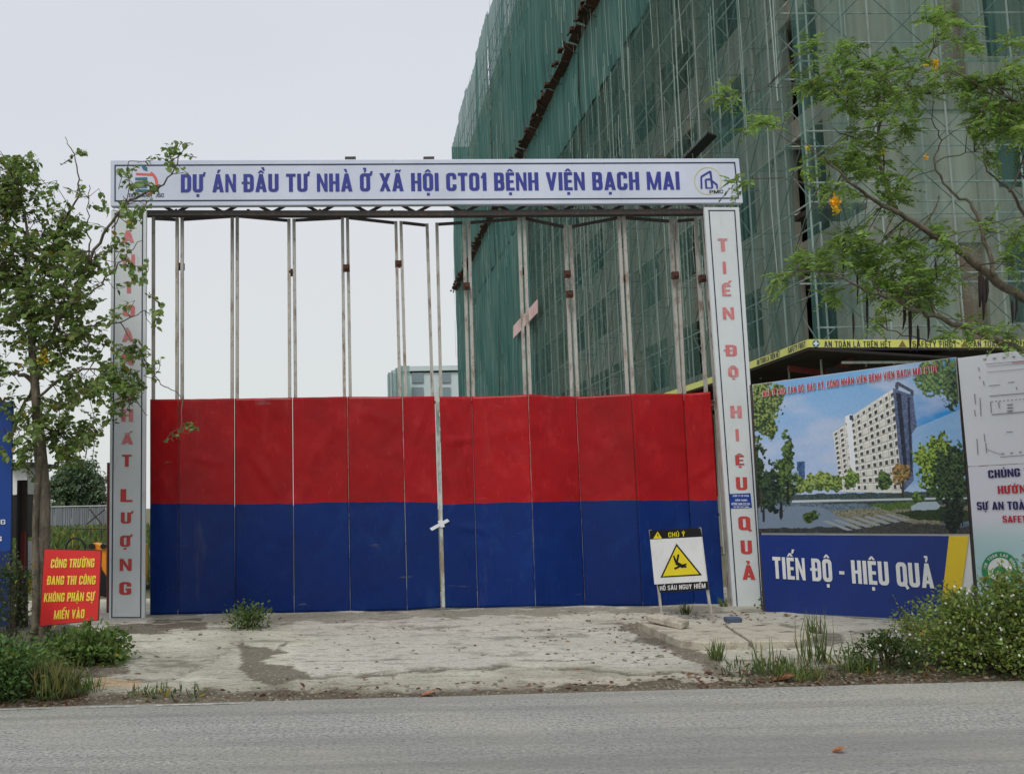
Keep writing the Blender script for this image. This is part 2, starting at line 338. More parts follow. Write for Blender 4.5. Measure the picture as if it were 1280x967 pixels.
def glyph_tris(ch0, wt=1.0):
    global TS, HS
    ch = ch0; key = (ch0, wt)
    if key in _GC: return _GC[key]
    TS, HS = 0.210 * wt, 0.162 * (wt + 1) / 2
    dec = unicodedata.normalize('NFD', ch); base = dec[0]; w, polys = _glyph(base); polys = polys + _marks(dec[1:], w)
    adv = w + (.10 if '\u031b' in dec else 0)
    if not polys: _GC[key] = (w, [], []); return _GC[key]
    vs, fs = [], []
    for p in polys:
        a = sum(p[i][0] * p[(i + 1) % len(p)][1] - p[(i + 1) % len(p)][0] * p[i][1] for i in range(len(p)))
        if abs(a) < 1e-7: continue
        if a < 0: p = p[::-1]
        fs.append(list(range(len(vs), len(vs) + len(p)))); vs += [Vector(q) for q in p]
    r = delaunay_2d_cdt(vs, [], fs, 1, 1e-5); _GC[key] = (adv, [(v.x, v.y) for v in r[0]], [tuple(f) for f, og in zip(r[2], r[5]) if og]); return _GC[key]
def text(name, body, p0, p1, cap, up, m, parent, bold=0.03, spacing=1.0, lift=(0, -0.004, 0), slant=0.0):
    """p0,p1: baseline ends (world), cap: cap height, up: unit vector"""
    X_, Y_, Fs = [], [], []; x = 0; gapl = .085 * spacing
    for ch in body.upper():
        adv, v, f = glyph_tris(ch, 1.0 if bold >= .03 else .74); o = len(X_); X_ += [x + q[0] for q in v]; Y_ += [q[1] for q in v]; Fs += [tuple(i + o for i in t) for t in f]; x += adv + gapl
    X_ = np.array(X_); Y_ = np.array(Y_); x1 = x - gapl; p0 = np.array(p0, float); p1 = np.array(p1, float); up = np.array(up, float)
    W = p0 + (X_ / x1)[:, None] * (p1 - p0) + Y_[:, None] * cap * up + slant * Y_[:, None] * cap * (p1 - p0) / np.linalg.norm(p1 - p0) + np.array(lift)
    mb = MB(); mb.add(W, Fs); return mb.build(name, m, parent)
class Board:
    """a vertical flat board plane on which things are placed by measured points"""
    def __init__(s, p0, direction, up=(0, 0, 1)):
        s.p0 = np.array(p0, float); d = np.array(direction, float); s.d = d / np.linalg.norm(d); s.up = np.array(up, float); s.n = np.cross(s.d, s.up); s.n /= np.linalg.norm(s.n)
        if s.n[1] > 0: s.n = -s.n          # towards the viewer
    def P(s, px, py, lift=0.0): return on_plane(px, py, s.p0 + s.n * lift, s.n)
    def text(s, body, a, b, cap_px, m, parent, bold=0.03, lift=0.006, spacing=1.0, name='lettering', slant=0.0):
        p0 = s.P(*a, lift); p1 = s.P(*b, lift); q = s.P(a[0], a[1] - cap_px, lift)
        cap = np.linalg.norm(q - p0); return text(name, body, p0, p1, cap, s.up, m, parent, bold, spacing, (0, 0, 0), slant)
    def quad(s, mb, pts, thick=0.02, lift=0.0, mi=0):
        return mb.slab([s.P(x, y, lift) for x, y in pts], -s.n * thick, mi)
    def frame(s, mb, pts, wpx, lift, thick=0.002, mi=0):   # outline of a polygon, butted quads
        n = len(pts); c = np.mean(np.array(pts, float), 0)
        # inset by intersecting the offset edges
        inn = []
        for i in range(n):
            p_, p, q_ = np.array(pts[i - 1], float), np.array(pts[i], float), np.array(pts[(i + 1) % n], float)
            e1 = (p - p_) / np.linalg.norm(p - p_); e2 = (q_ - p) / np.linalg.norm(q_ - p)
            n1 = np.array([-e1[1], e1[0]]); n2 = np.array([-e2[1], e2[0]])
            if np.dot(n1, c - p) < 0: n1 = -n1
            if np.dot(n2, c - p) < 0: n2 = -n2
            k = (n1 + n2) / (1 + np.dot(n1, n2)); inn.append(p + k * wpx)
        for i in range(n):
            j = (i + 1) % n
            s.quad(mb, [pts[i], pts[j], tuple(inn[j]), tuple(inn[i])], thick, lift, mi)

# ================================================================== GROUND
def vnoise(x, y, s, seed=0):
    x = np.asarray(x, float) / s; y = np.asarray(y, float) / s
    xi = np.floor(x).astype(int); yi = np.floor(y).astype(int); xf = x - xi; yf = y - yi
    def h(a, b):
        n = (a * 374761393 + b * 668265263 + seed * 982451653) & 0x7fffffff
        n = ((n ^ (n >> 13)) * 1274126177) & 0x7fffffff; return ((n ^ (n >> 16)) & 0xffff) / 65535.0
    u = xf * xf * (3 - 2 * xf); v = yf * yf * (3 - 2 * yf)
    return (h(xi, yi) * (1 - u) + h(xi + 1, yi) * u) * (1 - v) + (h(xi, yi + 1) * (1 - u) + h(xi + 1, yi + 1) * u) * v
def fbm(x, y, s, seed=0, o=4):
    return sum(vnoise(x, y, s / 2 ** k, seed + k) * 0.5 ** k for k in range(o)) / sum(0.5 ** k for k in range(o))
def inpoly(px, py, poly):
    px = np.asarray(px, float); py = np.asarray(py, float); r = np.zeros(px.shape, bool); n = len(poly)
    for i in range(n):
        x1, y1 = poly[i]; x2, y2 = poly[(i + 1) % n]
        if y1 == y2: continue
        c = ((y1 > py) != (y2 > py)) & (px < (x2 - x1) * (py - y1) / (y2 - y1) + x1); r ^= c
    return r
def smooth(a, b, x): t = np.clip((x - a) / (b - a), 0, 1); return t * t * (3 - 2 * t)
EDGE = lambda X: 8.47 + (X + 3.18) * 0.036

mG = layered('earth', srgb(112, 104, 84), [(srgb(84, 96, 48), 0.6, (1, 1, 1), 0.45, 0.6, 0.85), (srgb(60, 52, 42), 4, (1, 1, 1), 0.5, 0.7, 0.6)], rough=0.95, bump=0.6)
g = MB(); g.poly([(-900, -60, -0.03), (900, -60, -0.03), (900, 1500, -0.03), (-900, 1500, -0.03)])
tag(g.build('ground', mG), kind='structure')
mR = layered('asphalt', srgb(158, 158, 152), [(srgb(92, 93, 91), 30, (1, 1, 1), 0.48, 0.60, 0.8), (srgb(212, 212, 204), 46, (1, 1, 1), 0.56, 0.64, 0.8), (srgb(170, 166, 152), 0.8, (1, 1, 1), 0.45, 0.7, 0.5), (srgb(120, 122, 124), 0.5, (0.3, 2.0, 1), 0.5, 0.7, 0.45), (srgb(88, 88, 85), 7, (0.7, 1, 1), 0.64, 0.69, 0.6), (srgb(70, 70, 68), 16, (1, 1, 1), 0.66, 0.69, 0.8), (srgb(122, 122, 118), 0.35, (0.25, 1.6, 1), 0.48, 0.56, 0.4), (srgb(112, 112, 108), 1.1, (0.04, 1, 1), 0.50, 0.62, 0.45), (srgb(176, 170, 154), 2.2, (0.3, 1, 1), 0.58, 0.72, 0.4)], rough=0.9, bump=0.5, bscale=70)
g = MB(); xs = np.linspace(-60, 60, 481)
for a, b in zip(xs[:-1], xs[1:]):
    ja = 0.07 * (fbm([a], [3.3], 0.6, 5)[0] - 0.5); jb = 0.07 * (fbm([b], [3.3], 0.6, 5)[0] - 0.5)
    g.add([(a, -14, 0), (b, -14, 0), (b, EDGE(b) + jb, 0), (a, EDGE(a) + ja, 0)], [(0, 1, 2, 3)])
tag(g.build('road', mR), kind='structure')
g = MB(); mLine = layered('worn_line_paint', srgb(196, 196, 188), [(srgb(140, 140, 134), 9, (1, 1, 1), 0.42, 0.56, 0.9)], rough=0.8)
for a, b in ((-3.6, -2.75), (-2.5, -2.05), (-1.9, -1.2)): g.add([(a, EDGE(a) - .10, .004), (b, EDGE(b) - .10, .004), (b, EDGE(b) - .06, .004), (a, EDGE(a) - .055, .004)], [(0, 1, 2, 3)])
tag(g.build('edge_line', mLine), kind='structure')

# concrete forecourt with its dirt verge: one relief sheet with weathering and a gate-foot shade line baked into the colours
nx, ny = 560, 250
X, T = np.meshgrid(np.linspace(-9.5, 11.5, nx), np.linspace(0, 1, ny) ** 1.3)
Y = (EDGE(X) - 0.10) * (1 - T) + 17.5 * T
Z = 0.065 * smooth(0, 0.75, Y - EDGE(X)) - 0.02 * smooth(-0.02, -0.1, Y - EDGE(X))
PX, PY = project(np.stack([X, Y, Z], -1))
n1 = fbm(X, Y, 0.9, 1); n2 = fbm(X * 0.35, Y, 0.25, 9); n3 = fbm(X, Y, 0.18, 21); nb = fbm(X, Y, 2.5, 40)
# wobble measured space a little so that stains get ragged outlines
WX = PX + (fbm(X, Y, 0.35, 50) - 0.5) * 26; WY = PY + (fbm(X, Y, 0.22, 60) - 0.5) * 13
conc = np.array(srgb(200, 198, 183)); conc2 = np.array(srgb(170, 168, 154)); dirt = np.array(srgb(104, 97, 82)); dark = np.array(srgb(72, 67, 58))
rusty = np.array(srgb(150, 122, 84)); soil = np.array(srgb(76, 64, 50)); pale = np.array(srgb(200, 194, 178)); grit = np.array(srgb(190, 188, 178))
C = conc[None, None] * (1 - 0.0) + (conc2 - conc) * smooth(0.35, 0.7, n1)[..., None]
def blend(C, col, m): return C * (1 - m[..., None]) + col * m[..., None]
roadY = np.interp(PX, [0, 160, 300, 580, 920, 1280], [886, 884, 881, 878, 862, 850])
C = blend(C, grit, (inpoly(WX, WY, [(350, 776), (560, 770), (780, 778), (880, 836), (660, 828), (470, 836), (390, 842), (360, 815), (400, 800)]) * 0.85))
C = blend(C, dark, smooth(0.56, 0.72, n2) * 0.55 * smooth(0.35, 0.6, n3))
band = smooth(22, 12, roadY - WY) 
C = blend(C, dirt, smooth(44, 26, roadY - WY) * 0.45)
C = blend(C, soil * 0.85, band * 0.9)
C = blend(C, dirt, smooth(11, 4, roadY - WY) * 0.7)
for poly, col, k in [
    ([(292, 800), (318, 806), (345, 810), (360, 800), (350, 815), (330, 824), (362, 830), (388, 842), (350, 852), (318, 848), (302, 838), (306, 820)], dirt * 0.75, 0.85),
    ([(185, 768), (905, 755), (905, 764), (700, 768), (400, 776), (185, 784)], dirt, 0.55),  # shadowy line under the gate painted in, along with dirt at its foot
    ([(130, 780), (260, 774), (260, 784), (140, 792)], soil * 0.8, 0.8),
    ([(765, 778), (800, 776), (850, 798), (880, 812), (925, 845), (905, 852), (860, 820), (800, 800)], soil, 0.75),
    ([(775, 795), (830, 798), (840, 806), (790, 804)], dark, 0.7),
    ([(100, 835), (150, 828), (165, 838), (120, 850)], soil, 0.8), ([(105, 855), (130, 846), (172, 850), (165, 858), (120, 861)], np.array(srgb(190, 150, 98)), 0.45),
    ([(-60, 760), (60, 770), (150, 800), (155, 832), (100, 850), (110, 880), (-60, 890)], soil * 0.8, 0.9),
    ([(900, 842), (1000, 836), (1120, 828), (1420, 800), (1420, 860), (900, 872)], soil * 0.9, 0.9),
    ([(1130, 765), (1420, 760), (1420, 830), (1120, 832)], soil, 0.85),
    ([(820, 842), (935, 846), (930, 852), (700, 856), (640, 850)], pale, 0.5),
    ([(1020, 788), (1048, 790), (1056, 806), (1025, 806)], dark, 0.7)]:
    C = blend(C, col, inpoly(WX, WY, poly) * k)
def crack(pts, wd, k=0.8):
    global C, Z
    d = np.full(PX.shape, 1e9)
    for (x1, y1), (x2, y2) in zip(pts[:-1], pts[1:]):
        t = np.clip(((WX - x1) * (x2 - x1) + (WY - y1) * (y2 - y1)) / ((x2 - x1) ** 2 + (y2 - y1) ** 2), 0, 1)
        d = np.minimum(d, np.hypot(WX - x1 - t * (x2 - x1), (WY - y1 - t * (y2 - y1))))
    m = smooth(wd, 0, d); C = blend(C, dark, m * k); Z = Z - 0.02 * m
crack([(386, 843), (450, 842), (520, 836), (600, 832), (700, 834), (800, 840), (880, 838)], 3.5)
crack([(190, 855), (260, 830), (300, 800)], 2.2, 0.4); crack([(420, 785), (500, 779), (560, 784)], 2.5, 0.6); crack([(560, 812), (640, 816), (720, 812)], 2.5, 0.5)
crack([(950, 776), (1010, 786), (1050, 790), (1130, 785)], 3, 0.8); crack([(1010, 786), (1000, 800), (1040, 812)], 2, 0.6)
Z = Z + (n3 - 0.5) * 0.012 + (nb - 0.5) * 0.02 + (n1 - 0.5) * 0.02 - 0.012 * smooth(0.56, 0.7, n2)
Z = Z + band * (n3 - 0.3) * 0.05 * smooth(-0.02, 0.1, Y - EDGE(X))
Z = np.where(Y < EDGE(X) + 0.02, -0.012, Z)
GX, GY, GZ = X, Y, Z
def gz(x, y):    # height of the forecourt
    t = ((y - (EDGE(x) - 0.10)) / (17.5 - (EDGE(x) - 0.10)))
    if t < 0 or t > 1 or x < -9.5 or x > 11.5: return -0.03 if t > 1 or abs(x) > 9 else 0.0
    j = int(round(min(max(t, 0), 1) ** (1 / 1.3) * (ny - 1))); i = int(round((x + 9.5) / 21 * (nx - 1))); return float(Z[j, min(max(i, 0), nx - 1)])
idx = np.arange(nx * ny).reshape(ny, nx)
Fq = np.stack([idx[:-1, :-1], idx[:-1, 1:], idx[1:, 1:], idx[1:, :-1]], -1).reshape(-1, 4)
mA = layered('worn_concrete', (1, 1, 1), [(srgb(70, 66, 56), 60, (0.35, 1.2, 1), 0.60, 0.66, 0.6), (srgb(98, 92, 80), 5, (0.35, 1.5, 1), 0.58, 0.68, 0.75), (srgb(74, 69, 60), 16, (0.4, 1.5, 1), 0.58, 0.63, 0.85), (srgb(90, 85, 75), 9, (0.3, 1.8, 1), 0.60, 0.64, 0.7), (srgb(112, 106, 92), 40, (0.7, 1.2, 1), 0.52, 0.6, 0.45), (srgb(214, 209, 194), 34, (1, 1, 1), 0.56, 0.66, 0.6), (srgb(120, 112, 96), 1.2, (1, 1, 1), 0.5, 0.75, 0.4)], rough=0.92, spec=0.25, bump=1.0, bscale=34, bstretch=(0.6, 1.3, 1), attr_base='col')
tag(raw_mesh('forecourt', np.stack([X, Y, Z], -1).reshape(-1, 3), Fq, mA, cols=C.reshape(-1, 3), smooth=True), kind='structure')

# broken pavement slabs on the right of the forecourt
mSlab = layered('slab_concrete', srgb(178, 172, 156), [(srgb(120, 112, 98), 5, (1, 1, 1), 0.5, 0.62, 0.6), (srgb(84, 78, 68), 26, (1, 1, 1), 0.56, 0.66, 0.6)], rough=0.9, bump=0.6)
def gslab(name, pts, z, th, label, dz=None):
    P = [on_z(x, y, z + (dz[i] if dz else 0)) for i, (x, y) in enumerate(pts)]
    c = np.mean(P, 0); o = thing(name, (c[0], c[1], 0.05), label, 'slab', 'broken concrete slabs'); 
    mb = MB(); mb.slab(P, (0, 0, -th)); bpy.data.objects.remove(o)
    oo = bpy.data.objects.new('x', None); bpy.data.objects.remove(oo)
    ob = mb.build(name, mSlab, bevel=0.012); tag(ob, label, 'slab', 'broken concrete slabs'); return ob
gslab('concrete_slab', [(806, 768), (824, 766), (862, 774), (850, 779)], 0.24, 0.07, 'small tilted slab fragment lying on the broken pavement left of the yellow warning sign legs', [0, 0.02, 0.0, -0.03])
gslab('concrete_slab', [(797, 776), (862, 780), (902, 779), (936, 801), (880, 802), (850, 799)], 0.145, 0.12, 'grey pavement slab with a ragged dirty left edge below the warning sign')
gslab('concrete_slab', [(906, 779), (958, 777), (1022, 792), (1000, 800), (941, 801)], 0.14, 0.11, 'wide pale pavement slab in front of the right gate column')

# ================================================================== GATE
GYW = 14.8
mSteel = layered('weathered_steel', srgb(172, 170, 162), [(srgb(112, 82, 62), 9, (1, 1, 0.35), 0.5, 0.64, 0.75), (srgb(70, 64, 60), 30, (1, 1, 0.5), 0.58, 0.68, 0.7), (srgb(196, 194, 188), 16, (1, 1, 0.2), 0.56, 0.7, 0.6)], rough=0.6, spec=0.4, bump=0.2)
mDark = layered('dark_steel', srgb(66, 63, 62), [(srgb(96, 70, 56), 8, (1, 1, 1), 0.5, 0.65, 0.7), (srgb(130, 128, 124), 12, (1, 1, 1), 0.58, 0.7, 0.6)], rough=0.65, bump=0.2)
mRust = layered('rust', srgb(82, 52, 40), [(srgb(50, 38, 34), 14, (1, 1, 1), 0.45, 0.6, 0.7)], rough=0.85)
def paint(name, col, c2, c3): return layered(name, col, [(c2, 1.3, (1, 1, 1), 0.42, 0.66, 0.7), (c3, 2.2, (1, 1, 0.8), 0.52, 0.70, 0.4), (c3, 14, (1, 1, 0.4), 0.60, 0.68, 0.45), (srgb(120, 116, 110), 5, (0.15, 1, 1), 0.64, 0.70, 0.35), (srgb(150, 140, 130), 45, (1, 1, 1), 0.66, 0.72, 0.4), (srgb(120, 104, 92), 1.6, (1, 1, 0.12), 0.60, 0.78, 0.35)], vary=0.14, rough=0.36, spec=0.25, bump=0.15, bscale=7, bstretch=(1, 1, 0.6))
mRed = paint('red_paint', srgb(158, 12, 20), srgb(132, 10, 16), srgb(190, 48, 50)); mBlue = paint('blue_paint', srgb(0, 38, 104), srgb(0, 30, 88), srgb(20, 64, 126))

# panels: measured columns (bottom seam x, frame top x, sheet top y, colour line y, bottom y, depth offset)
LEFT = [(188, 188, 499, 629, 768, 0.0), (223, 224, 499, 629, 767, -0.10), (294, 293, 498, 630, 766, 0.06), (368, 364, 497, 629, 765, -0.08), (438, 431, 496, 627, 764, 0.08), (509, 498, 496, 627, 762, -0.06), (551, 537, 495, 628, 759, 0.0)]
RIGHT = [(556, 543, 496, 631, 759, 0.0), (597, 583, 496, 629, 759, 0.05), (669, 652, 493, 627, 757, -0.14), (731, 710, 496, 626, 757, 0.10), (803, 777, 492, 625, 757, -0.14), (868, 842, 492, 625, 757, 0.06), (905, 873, 490, 625, 757, 0.0)]
TOPY = {188: 271, 224: 272, 293: 268, 364: 273, 431: 270, 498: 276, 537: 279, 543: 278, 583: 276, 652: 271, 710: 281, 777: 270, 842: 274, 873: 272}
def gp(px, py, dy): return on_y(px, py, GYW + dy)
DENTS = [(float(gp(x, y, 0)[0]), (math.cos(R(a)), math.sin(R(a))), float(gp(x, y, 0)[2]), w_, h_) for x, y, a, w_, h_ in
         ((565, 525, 20, .10, .045), (575, 550, 95, .08, .04), (580, 590, 10, .09, .03), (525, 530, 160, .10, .03), (330, 590, 30, .12, .03), (400, 560, 150, .12, .025), (260, 575, 80, .10, .02), (850, 555, 60, .08, .016), (875, 590, 120, .08, .014), (640, 540, 100, .15, .02), (760, 560, 20, .15, .02), (225, 540, 15, .09, .03), (590, 660, 80, .08, .03), (585, 690, 20, .07, .02), (470, 520, 70, .12, .02))]
def wing(cols, label, side):
    base = gp((cols[0][0] + cols[-1][0]) / 2, 765, 0); w_ = thing('folding_gate', (base[0], GYW, 0.06), label, 'gate', 'folding gate wings')
    for i in range(len(cols) - 1):
        a, b = cols[i], cols[i + 1]
        # frame posts of this panel
        for (c, sgn) in ((a, 1), (b, -1)):
            off = 0.038 * sgn
            bot = gp(c[0], c[4] - 2, c[5]); top = gp(c[1], TOPY[c[1]], c[5] - 0.0)
            bot = bot + [off, 0.075, 0.03]; top = top + [off, 0.035, 0]
            mb = MB(); mid = bot * 0.5 + top * 0.5 + np.array([random.uniform(-.012, .012), random.uniform(-.02, .02), 0])
            mb.bar(bot, mid, 0.045, 0.05); mb.bar(mid, top, 0.045, 0.05)
            mb.build('frame_post', mSteel, w_)
        ta, tb = gp(a[1], TOPY[a[1]], a[5]), gp(b[1], TOPY[b[1]], b[5]); s = np.array([0.06, 0.03, -0.02])
        mb = MB(); mb.bar(ta + [0.065, 0.03, -0.022], tb + [-0.065, 0.03, -0.022], 0.04, 0.04); mb.build('top_rail', mDark, w_)
        for yy in (640, 500):   # inner rails behind the sheet
            ra_, rb_ = gp(a[0], yy, a[5] + 0.05), gp(b[0], yy, b[5] + 0.05)
            mb = MB(); mb.bar(ra_ + [0.07, 0, -0.03], rb_ + [-0.07, 0, -0.03], 0.04, 0.03); mb.build('inner_rail', mDark, w_)
        # painted sheet: buckled grid, red above, blue below
        gap = 0.003
        nxs, nzs = 30, 80; V = []; Fc = []; MI = []
        for j in range(nzs + 1):
            v = j / nzs
            for k in range(nxs + 1):
                u = k / nxs
                pa = np.array(lerp_col(a, v)); pb = np.array(lerp_col(b, v))
                p = pa * (1 - u) + pb * u
                p[0] += gap * (1 - 2 * u)
                seam = min(u, 1 - u); amp = 0.016 * min(1, seam * 14 + 0.35) * (0.5 + 0.5 * smooth(.42, .56, v))
                q = fbm([p[0] + a[0]], [p[2]], 0.55, a[0], 3)[0] - 0.5; q2 = abs(fbm([p[0] * 1.3 + p[2] * 0.8], [p[2] - p[0]], 0.4, a[0] + 3, 2)[0] - 0.5)
                q3 = abs(fbm([p[0] * 0.8 - p[2] * 0.6], [p[2] * 0.7 + p[0] * .5], 0.9, a[0] + 9, 1)[0] - 0.5)
                p[1] += amp * (q * 0.7 + q2 * 1.2 + q3 * 0.9) - 0.03
                for (ex, ey, ez, ew, ea) in DENTS:
                    d_ = (p[0] - ex) * ey[0] + (p[2] - ez) * ey[1]; s_ = -(p[0] - ex) * ey[1] + (p[2] - ez) * ey[0]; p[1] -= 0.55 * ea * max(0, 1 - abs(d_) / ew) * max(0, 1 - abs(s_) / (ew * 4))
                if j == nzs // 2: p[2] += 0.022 * (fbm([p[0]], [0.2], 0.12, 31, 3)[0] - 0.5)
                if j == nzs: p[2] += 0.012 * (fbm([p[0]], [0.5], 0.3, 77, 2)[0] - 0.5)
                V.append(p)
        lv = (768 - 630) / (768 - 497)
        for j in range(nzs):
            for k in range(nxs):
                t = j * (nxs + 1) + k; Fc.append((t, t + 1, t + nxs + 2, t + nxs + 1)); MI.append(1 if (j + 0.5) < 40 else 0)
        mb = MB(); mb.v = V; mb.f = Fc; mb.mi = MI; sh = mb.build('painted_sheet', [mRed, mBlue], w_, smooth=True)
        so = sh.modifiers.new('thickness', 'SOLIDIFY'); so.thickness = 0.003; so.offset = 1
    return w_
def lerp_col(c, v):
    # x follows the seam from bottom to the sheet top; the colour line lies at row 28 of 56
    px_top = c[0] + (c[1] - c[0]) * (c[4] - c[2]) / (c[4] - TOPY[c[1]])
    py = c[4] + (c[3] - c[4]) * (v * 2) if v <= 0.5 else c[3] + (c[2] - c[3]) * (v * 2 - 1)
    px = c[0] + (px_top - c[0]) * (c[4] - py) / (c[4] - c[2])
    return gp(px, py, c[5] - 0.012)
# undulating boundary is given by the paint rows themselves
wl = wing(LEFT, 'left wing of the folding gate, red over blue metal sheets on bare steel posts', -1)
wr = wing(RIGHT, 'right wing of the folding gate, red over blue metal sheets on bare steel posts', 1)
# edge posts with hinge blocks
for (px, pyt, pyb, wng) in [(226, 330, 336, wl), (364, 336, 345, wl), (433, 332, 338, wl), (498, 327, 333, wl), (583, 354, 361, wr), (709, 339, 346, wr), (712, 364, 371, wr), (844, 340, 348, wr), (878, 345, 351, wr), (655, 336, 342, wr), (779, 345, 350, wr)]:
    c = gp(px, (pyt + pyb) / 2, -0.02); mb = MB(); mb.box(c[0] - 0.05, c[0] + 0.05, c[1] - 0.03, c[1] + 0.05, c[2] - 0.05, c[2] + 0.05); mb.box(c[0] - 0.03, c[0] + 0.03, c[1] - 0.05, c[1] - 0.031, c[2] - 0.02, c[2] + 0.02); mb.build('hinge_block', mRust, wng)
# joint strips and painted seam shadows, locking edge in the middle, tie of white tape
mStrip = layered('scraped_strip', srgb(170, 166, 156), [(srgb(100, 60, 44), 6, (1, 1, 0.4), 0.48, 0.6, 0.85), (srgb(24, 48, 96), 9, (1, 1, 0.3), 0.52, 0.62, 0.8)], rough=0.5)
mSeam = mat('seam_shadow_paint', srgb(30, 24, 30), rough=0.7)  # dark bars in this colour stand in for shadow in the sheet seams
for c, wng, mm, wd in ((LEFT[2], wl, mSeam, .006), (LEFT[3], wl, mSeam, .005), (LEFT[4], wl, mStrip, .014), (LEFT[5], wl, mStrip, .011), (RIGHT[2], wr, mStrip, .010), (RIGHT[3], wr, mStrip, .008), (RIGHT[4], wr, mSeam, .012), (RIGHT[2], wr, mSeam, .009)):
    o_ = 0.006 if mm is mSeam else 0; mb = MB(); ks = [np.array(lerp_col(c, v)) - [o_, 0.024, 0] for v in np.linspace(0.01, .995, 9)]
    for p, q in zip(ks[:-1], ks[1:]): mb.bar(p, q, wd, 0.010)
    mb.build('joint_and_shadow_strip', mm, wng)
mLock = layered('lock_edge', srgb(186, 190, 182), [(srgb(120, 100, 84), 5, (1, 1, 0.4), 0.45, 0.6, 0.8), (srgb(70, 130, 120), 4, (1, 1, 0.3), 0.55, 0.65, 0.7)], rough=0.5)
mb = MB(); mb.bar(gp(554.5, 758, -0.03), gp(546, 490, -0.03), 0.045, 0.03); mb.build('locking_edge', mLock, wr)
mW = mat('white_plastic', srgb(225, 228, 235), rough=0.5, amt=0.2)
mb = MB(); B0 = Board(gp(550, 655, -0.06), (1, 0, 0)); B0.quad(mb, [(537, 660), (559, 648), (562, 651), (540, 663)], 0.01); B0.quad(mb, [(547, 651), (553, 649), (556, 658), (551, 659)], 0.02, 0.004)
tag(mb.build('tape_tie', mW), 'white strip of tape tying the two gate wings together at the centre joint', 'tape')

# columns and header
mSign = layered('sign_face', srgb(204, 210, 226), [(srgb(176, 186, 200), 0.6, (1, 1, 1), 0.4, 0.65, 0.55), (srgb(150, 146, 140), 9, (1, 1, 0.25), 0.62, 0.75, 0.4)], rough=0.45, spec=0.4)
mSignP = layered('column_face', srgb(206, 212, 214), [(srgb(182, 190, 188), 0.7, (1, 1, 1), 0.4, 0.65, 0.5), (srgb(150, 142, 130), 7, (1, 1, 0.3), 0.60, 0.74, 0.45)], rough=0.45)
mBlack = mat('black_line', srgb(36, 40, 66), rough=0.5, amt=0.3); mNavy = mat('navy_letter', srgb(58, 66, 148), rough=0.5, amt=0.3, spec=0.3)
mRedL = layered('faded_red_letter', srgb(196, 112, 114), [(srgb(206, 168, 168), 7, (1, 1, 0.6), 0.5, 0.66, 0.5)], rough=0.5); mRedD = layered('red_letter', srgb(184, 66, 64), [(srgb(150, 60, 56), 9, (1, 1, 1), 0.5, 0.66, 0.6)], rough=0.5)
BH = Board(gp(540, 226, -0.42), (1, 0, 0))
hd = thing('gate_header', gp(540, 257, -0.3), 'long white header sign with dark blue lettering above the gate', 'sign')
mb = MB(); hq = [(138, 200), (924, 198), (929, 254), (138, 258)]
BH.quad(mb, hq, 0.10); mb.build('sign_box', mSign, hd, bevel=0.01)
mb = MB(); BH.frame(mb, [(143, 206), (919, 202.5), (924, 248.5), (143, 252)], 1.6, 0.004); mb.build('border_line', mBlack, hd)
BH.text('DỰ ÁN ĐẦU TƯ NHÀ Ở XÃ HỘI CT01 BỆNH VIỆN BẠCH MAI', (226, 240.5), (850, 237), 22.5, mNavy, hd, spacing=1.0)
# emblems
mTeal = mat('teal_print', srgb(50, 110, 130), rough=0.5); mRing = mat('coral_print', srgb(214, 100, 92), rough=0.5); mYel = mat('pale_yellow_print', srgb(206, 208, 150), rough=0.5)
def arc(B, mb, c, r0, r1, a0, a1, n, lift, th=0.001, sq=1.0):
    for i in range(n):
        t0, t1 = R(a0 + (a1 - a0) * i / n), R(a0 + (a1 - a0) * (i + 1) / n)
        B.quad(mb, [(c[0] + r0 * math.cos(t0), c[1] - sq * r0 * math.sin(t0)), (c[0] + r1 * math.cos(t0), c[1] - sq * r1 * math.sin(t0)), (c[0] + r1 * math.cos(t1), c[1] - sq * r1 * math.sin(t1)), (c[0] + r0 * math.cos(t1), c[1] - sq * r0 * math.sin(t1))], th, lift)
lg = MB(); arc(BH, lg, (181, 229), 13, 16.5, -75, 62, 14, 0.004); BH.quad(lg, [(170, 216), (190, 217), (190, 219.5), (170, 218.5)], 0.001, 0.006); lg.build('emblem_arc', mRing, hd)
lg = MB()
for k, yy in enumerate((222, 227, 232, 237)): BH.quad(lg, [(169, yy), (184, yy - 0.5), (184, yy + 2.6), (169, yy + 3)], 0.001, 0.008)
BH.quad(lg, [(176, 206), (184, 209), (184, 214), (179, 212)], 0.001, 0.008); lg.build('emblem_bars', mTeal, hd)
BH.text('DOQNANH  JSC', (161, 246.5), (205, 246.3), 4.6, mBlack, hd, bold=0.01, spacing=1.1)
lg = MB(); arc(BH, lg, (885, 226), 16.2, 17.4, 0, 360, 28, 0.004); lg.build('emblem_ring', mYel, hd)
lg = MB()
for a, b, wd in [((877, 236), (876.5, 221), 2.2), ((876.5, 221), (888, 214), 2.4), ((888, 214), (890.5, 235), 2.6), ((883, 235.5), (882, 224.5), 2.4), ((882, 224.5), (887.5, 224), 2.2), ((887.5, 224), (896, 231), 2.2), ((896, 230), (896.5, 236), 2.0), ((883, 235), (890, 235), 1.4)]:
    a = np.array(a, float); b = np.array(b, float); t = (b - a) / np.linalg.norm(b - a); nn = np.array([-t[1], t[0]]) * wd / 2
    BH.quad(lg, [tuple(a + nn), tuple(b + nn), tuple(b - nn), tuple(a - nn)], 0.001, 0.006 + 0.0012 * random.random())
lg.build('emblem_building', mNavy, hd); BH.text('PMC', (887, 242), (904, 241.5), 4.2, mBlack, hd, bold=0.01)
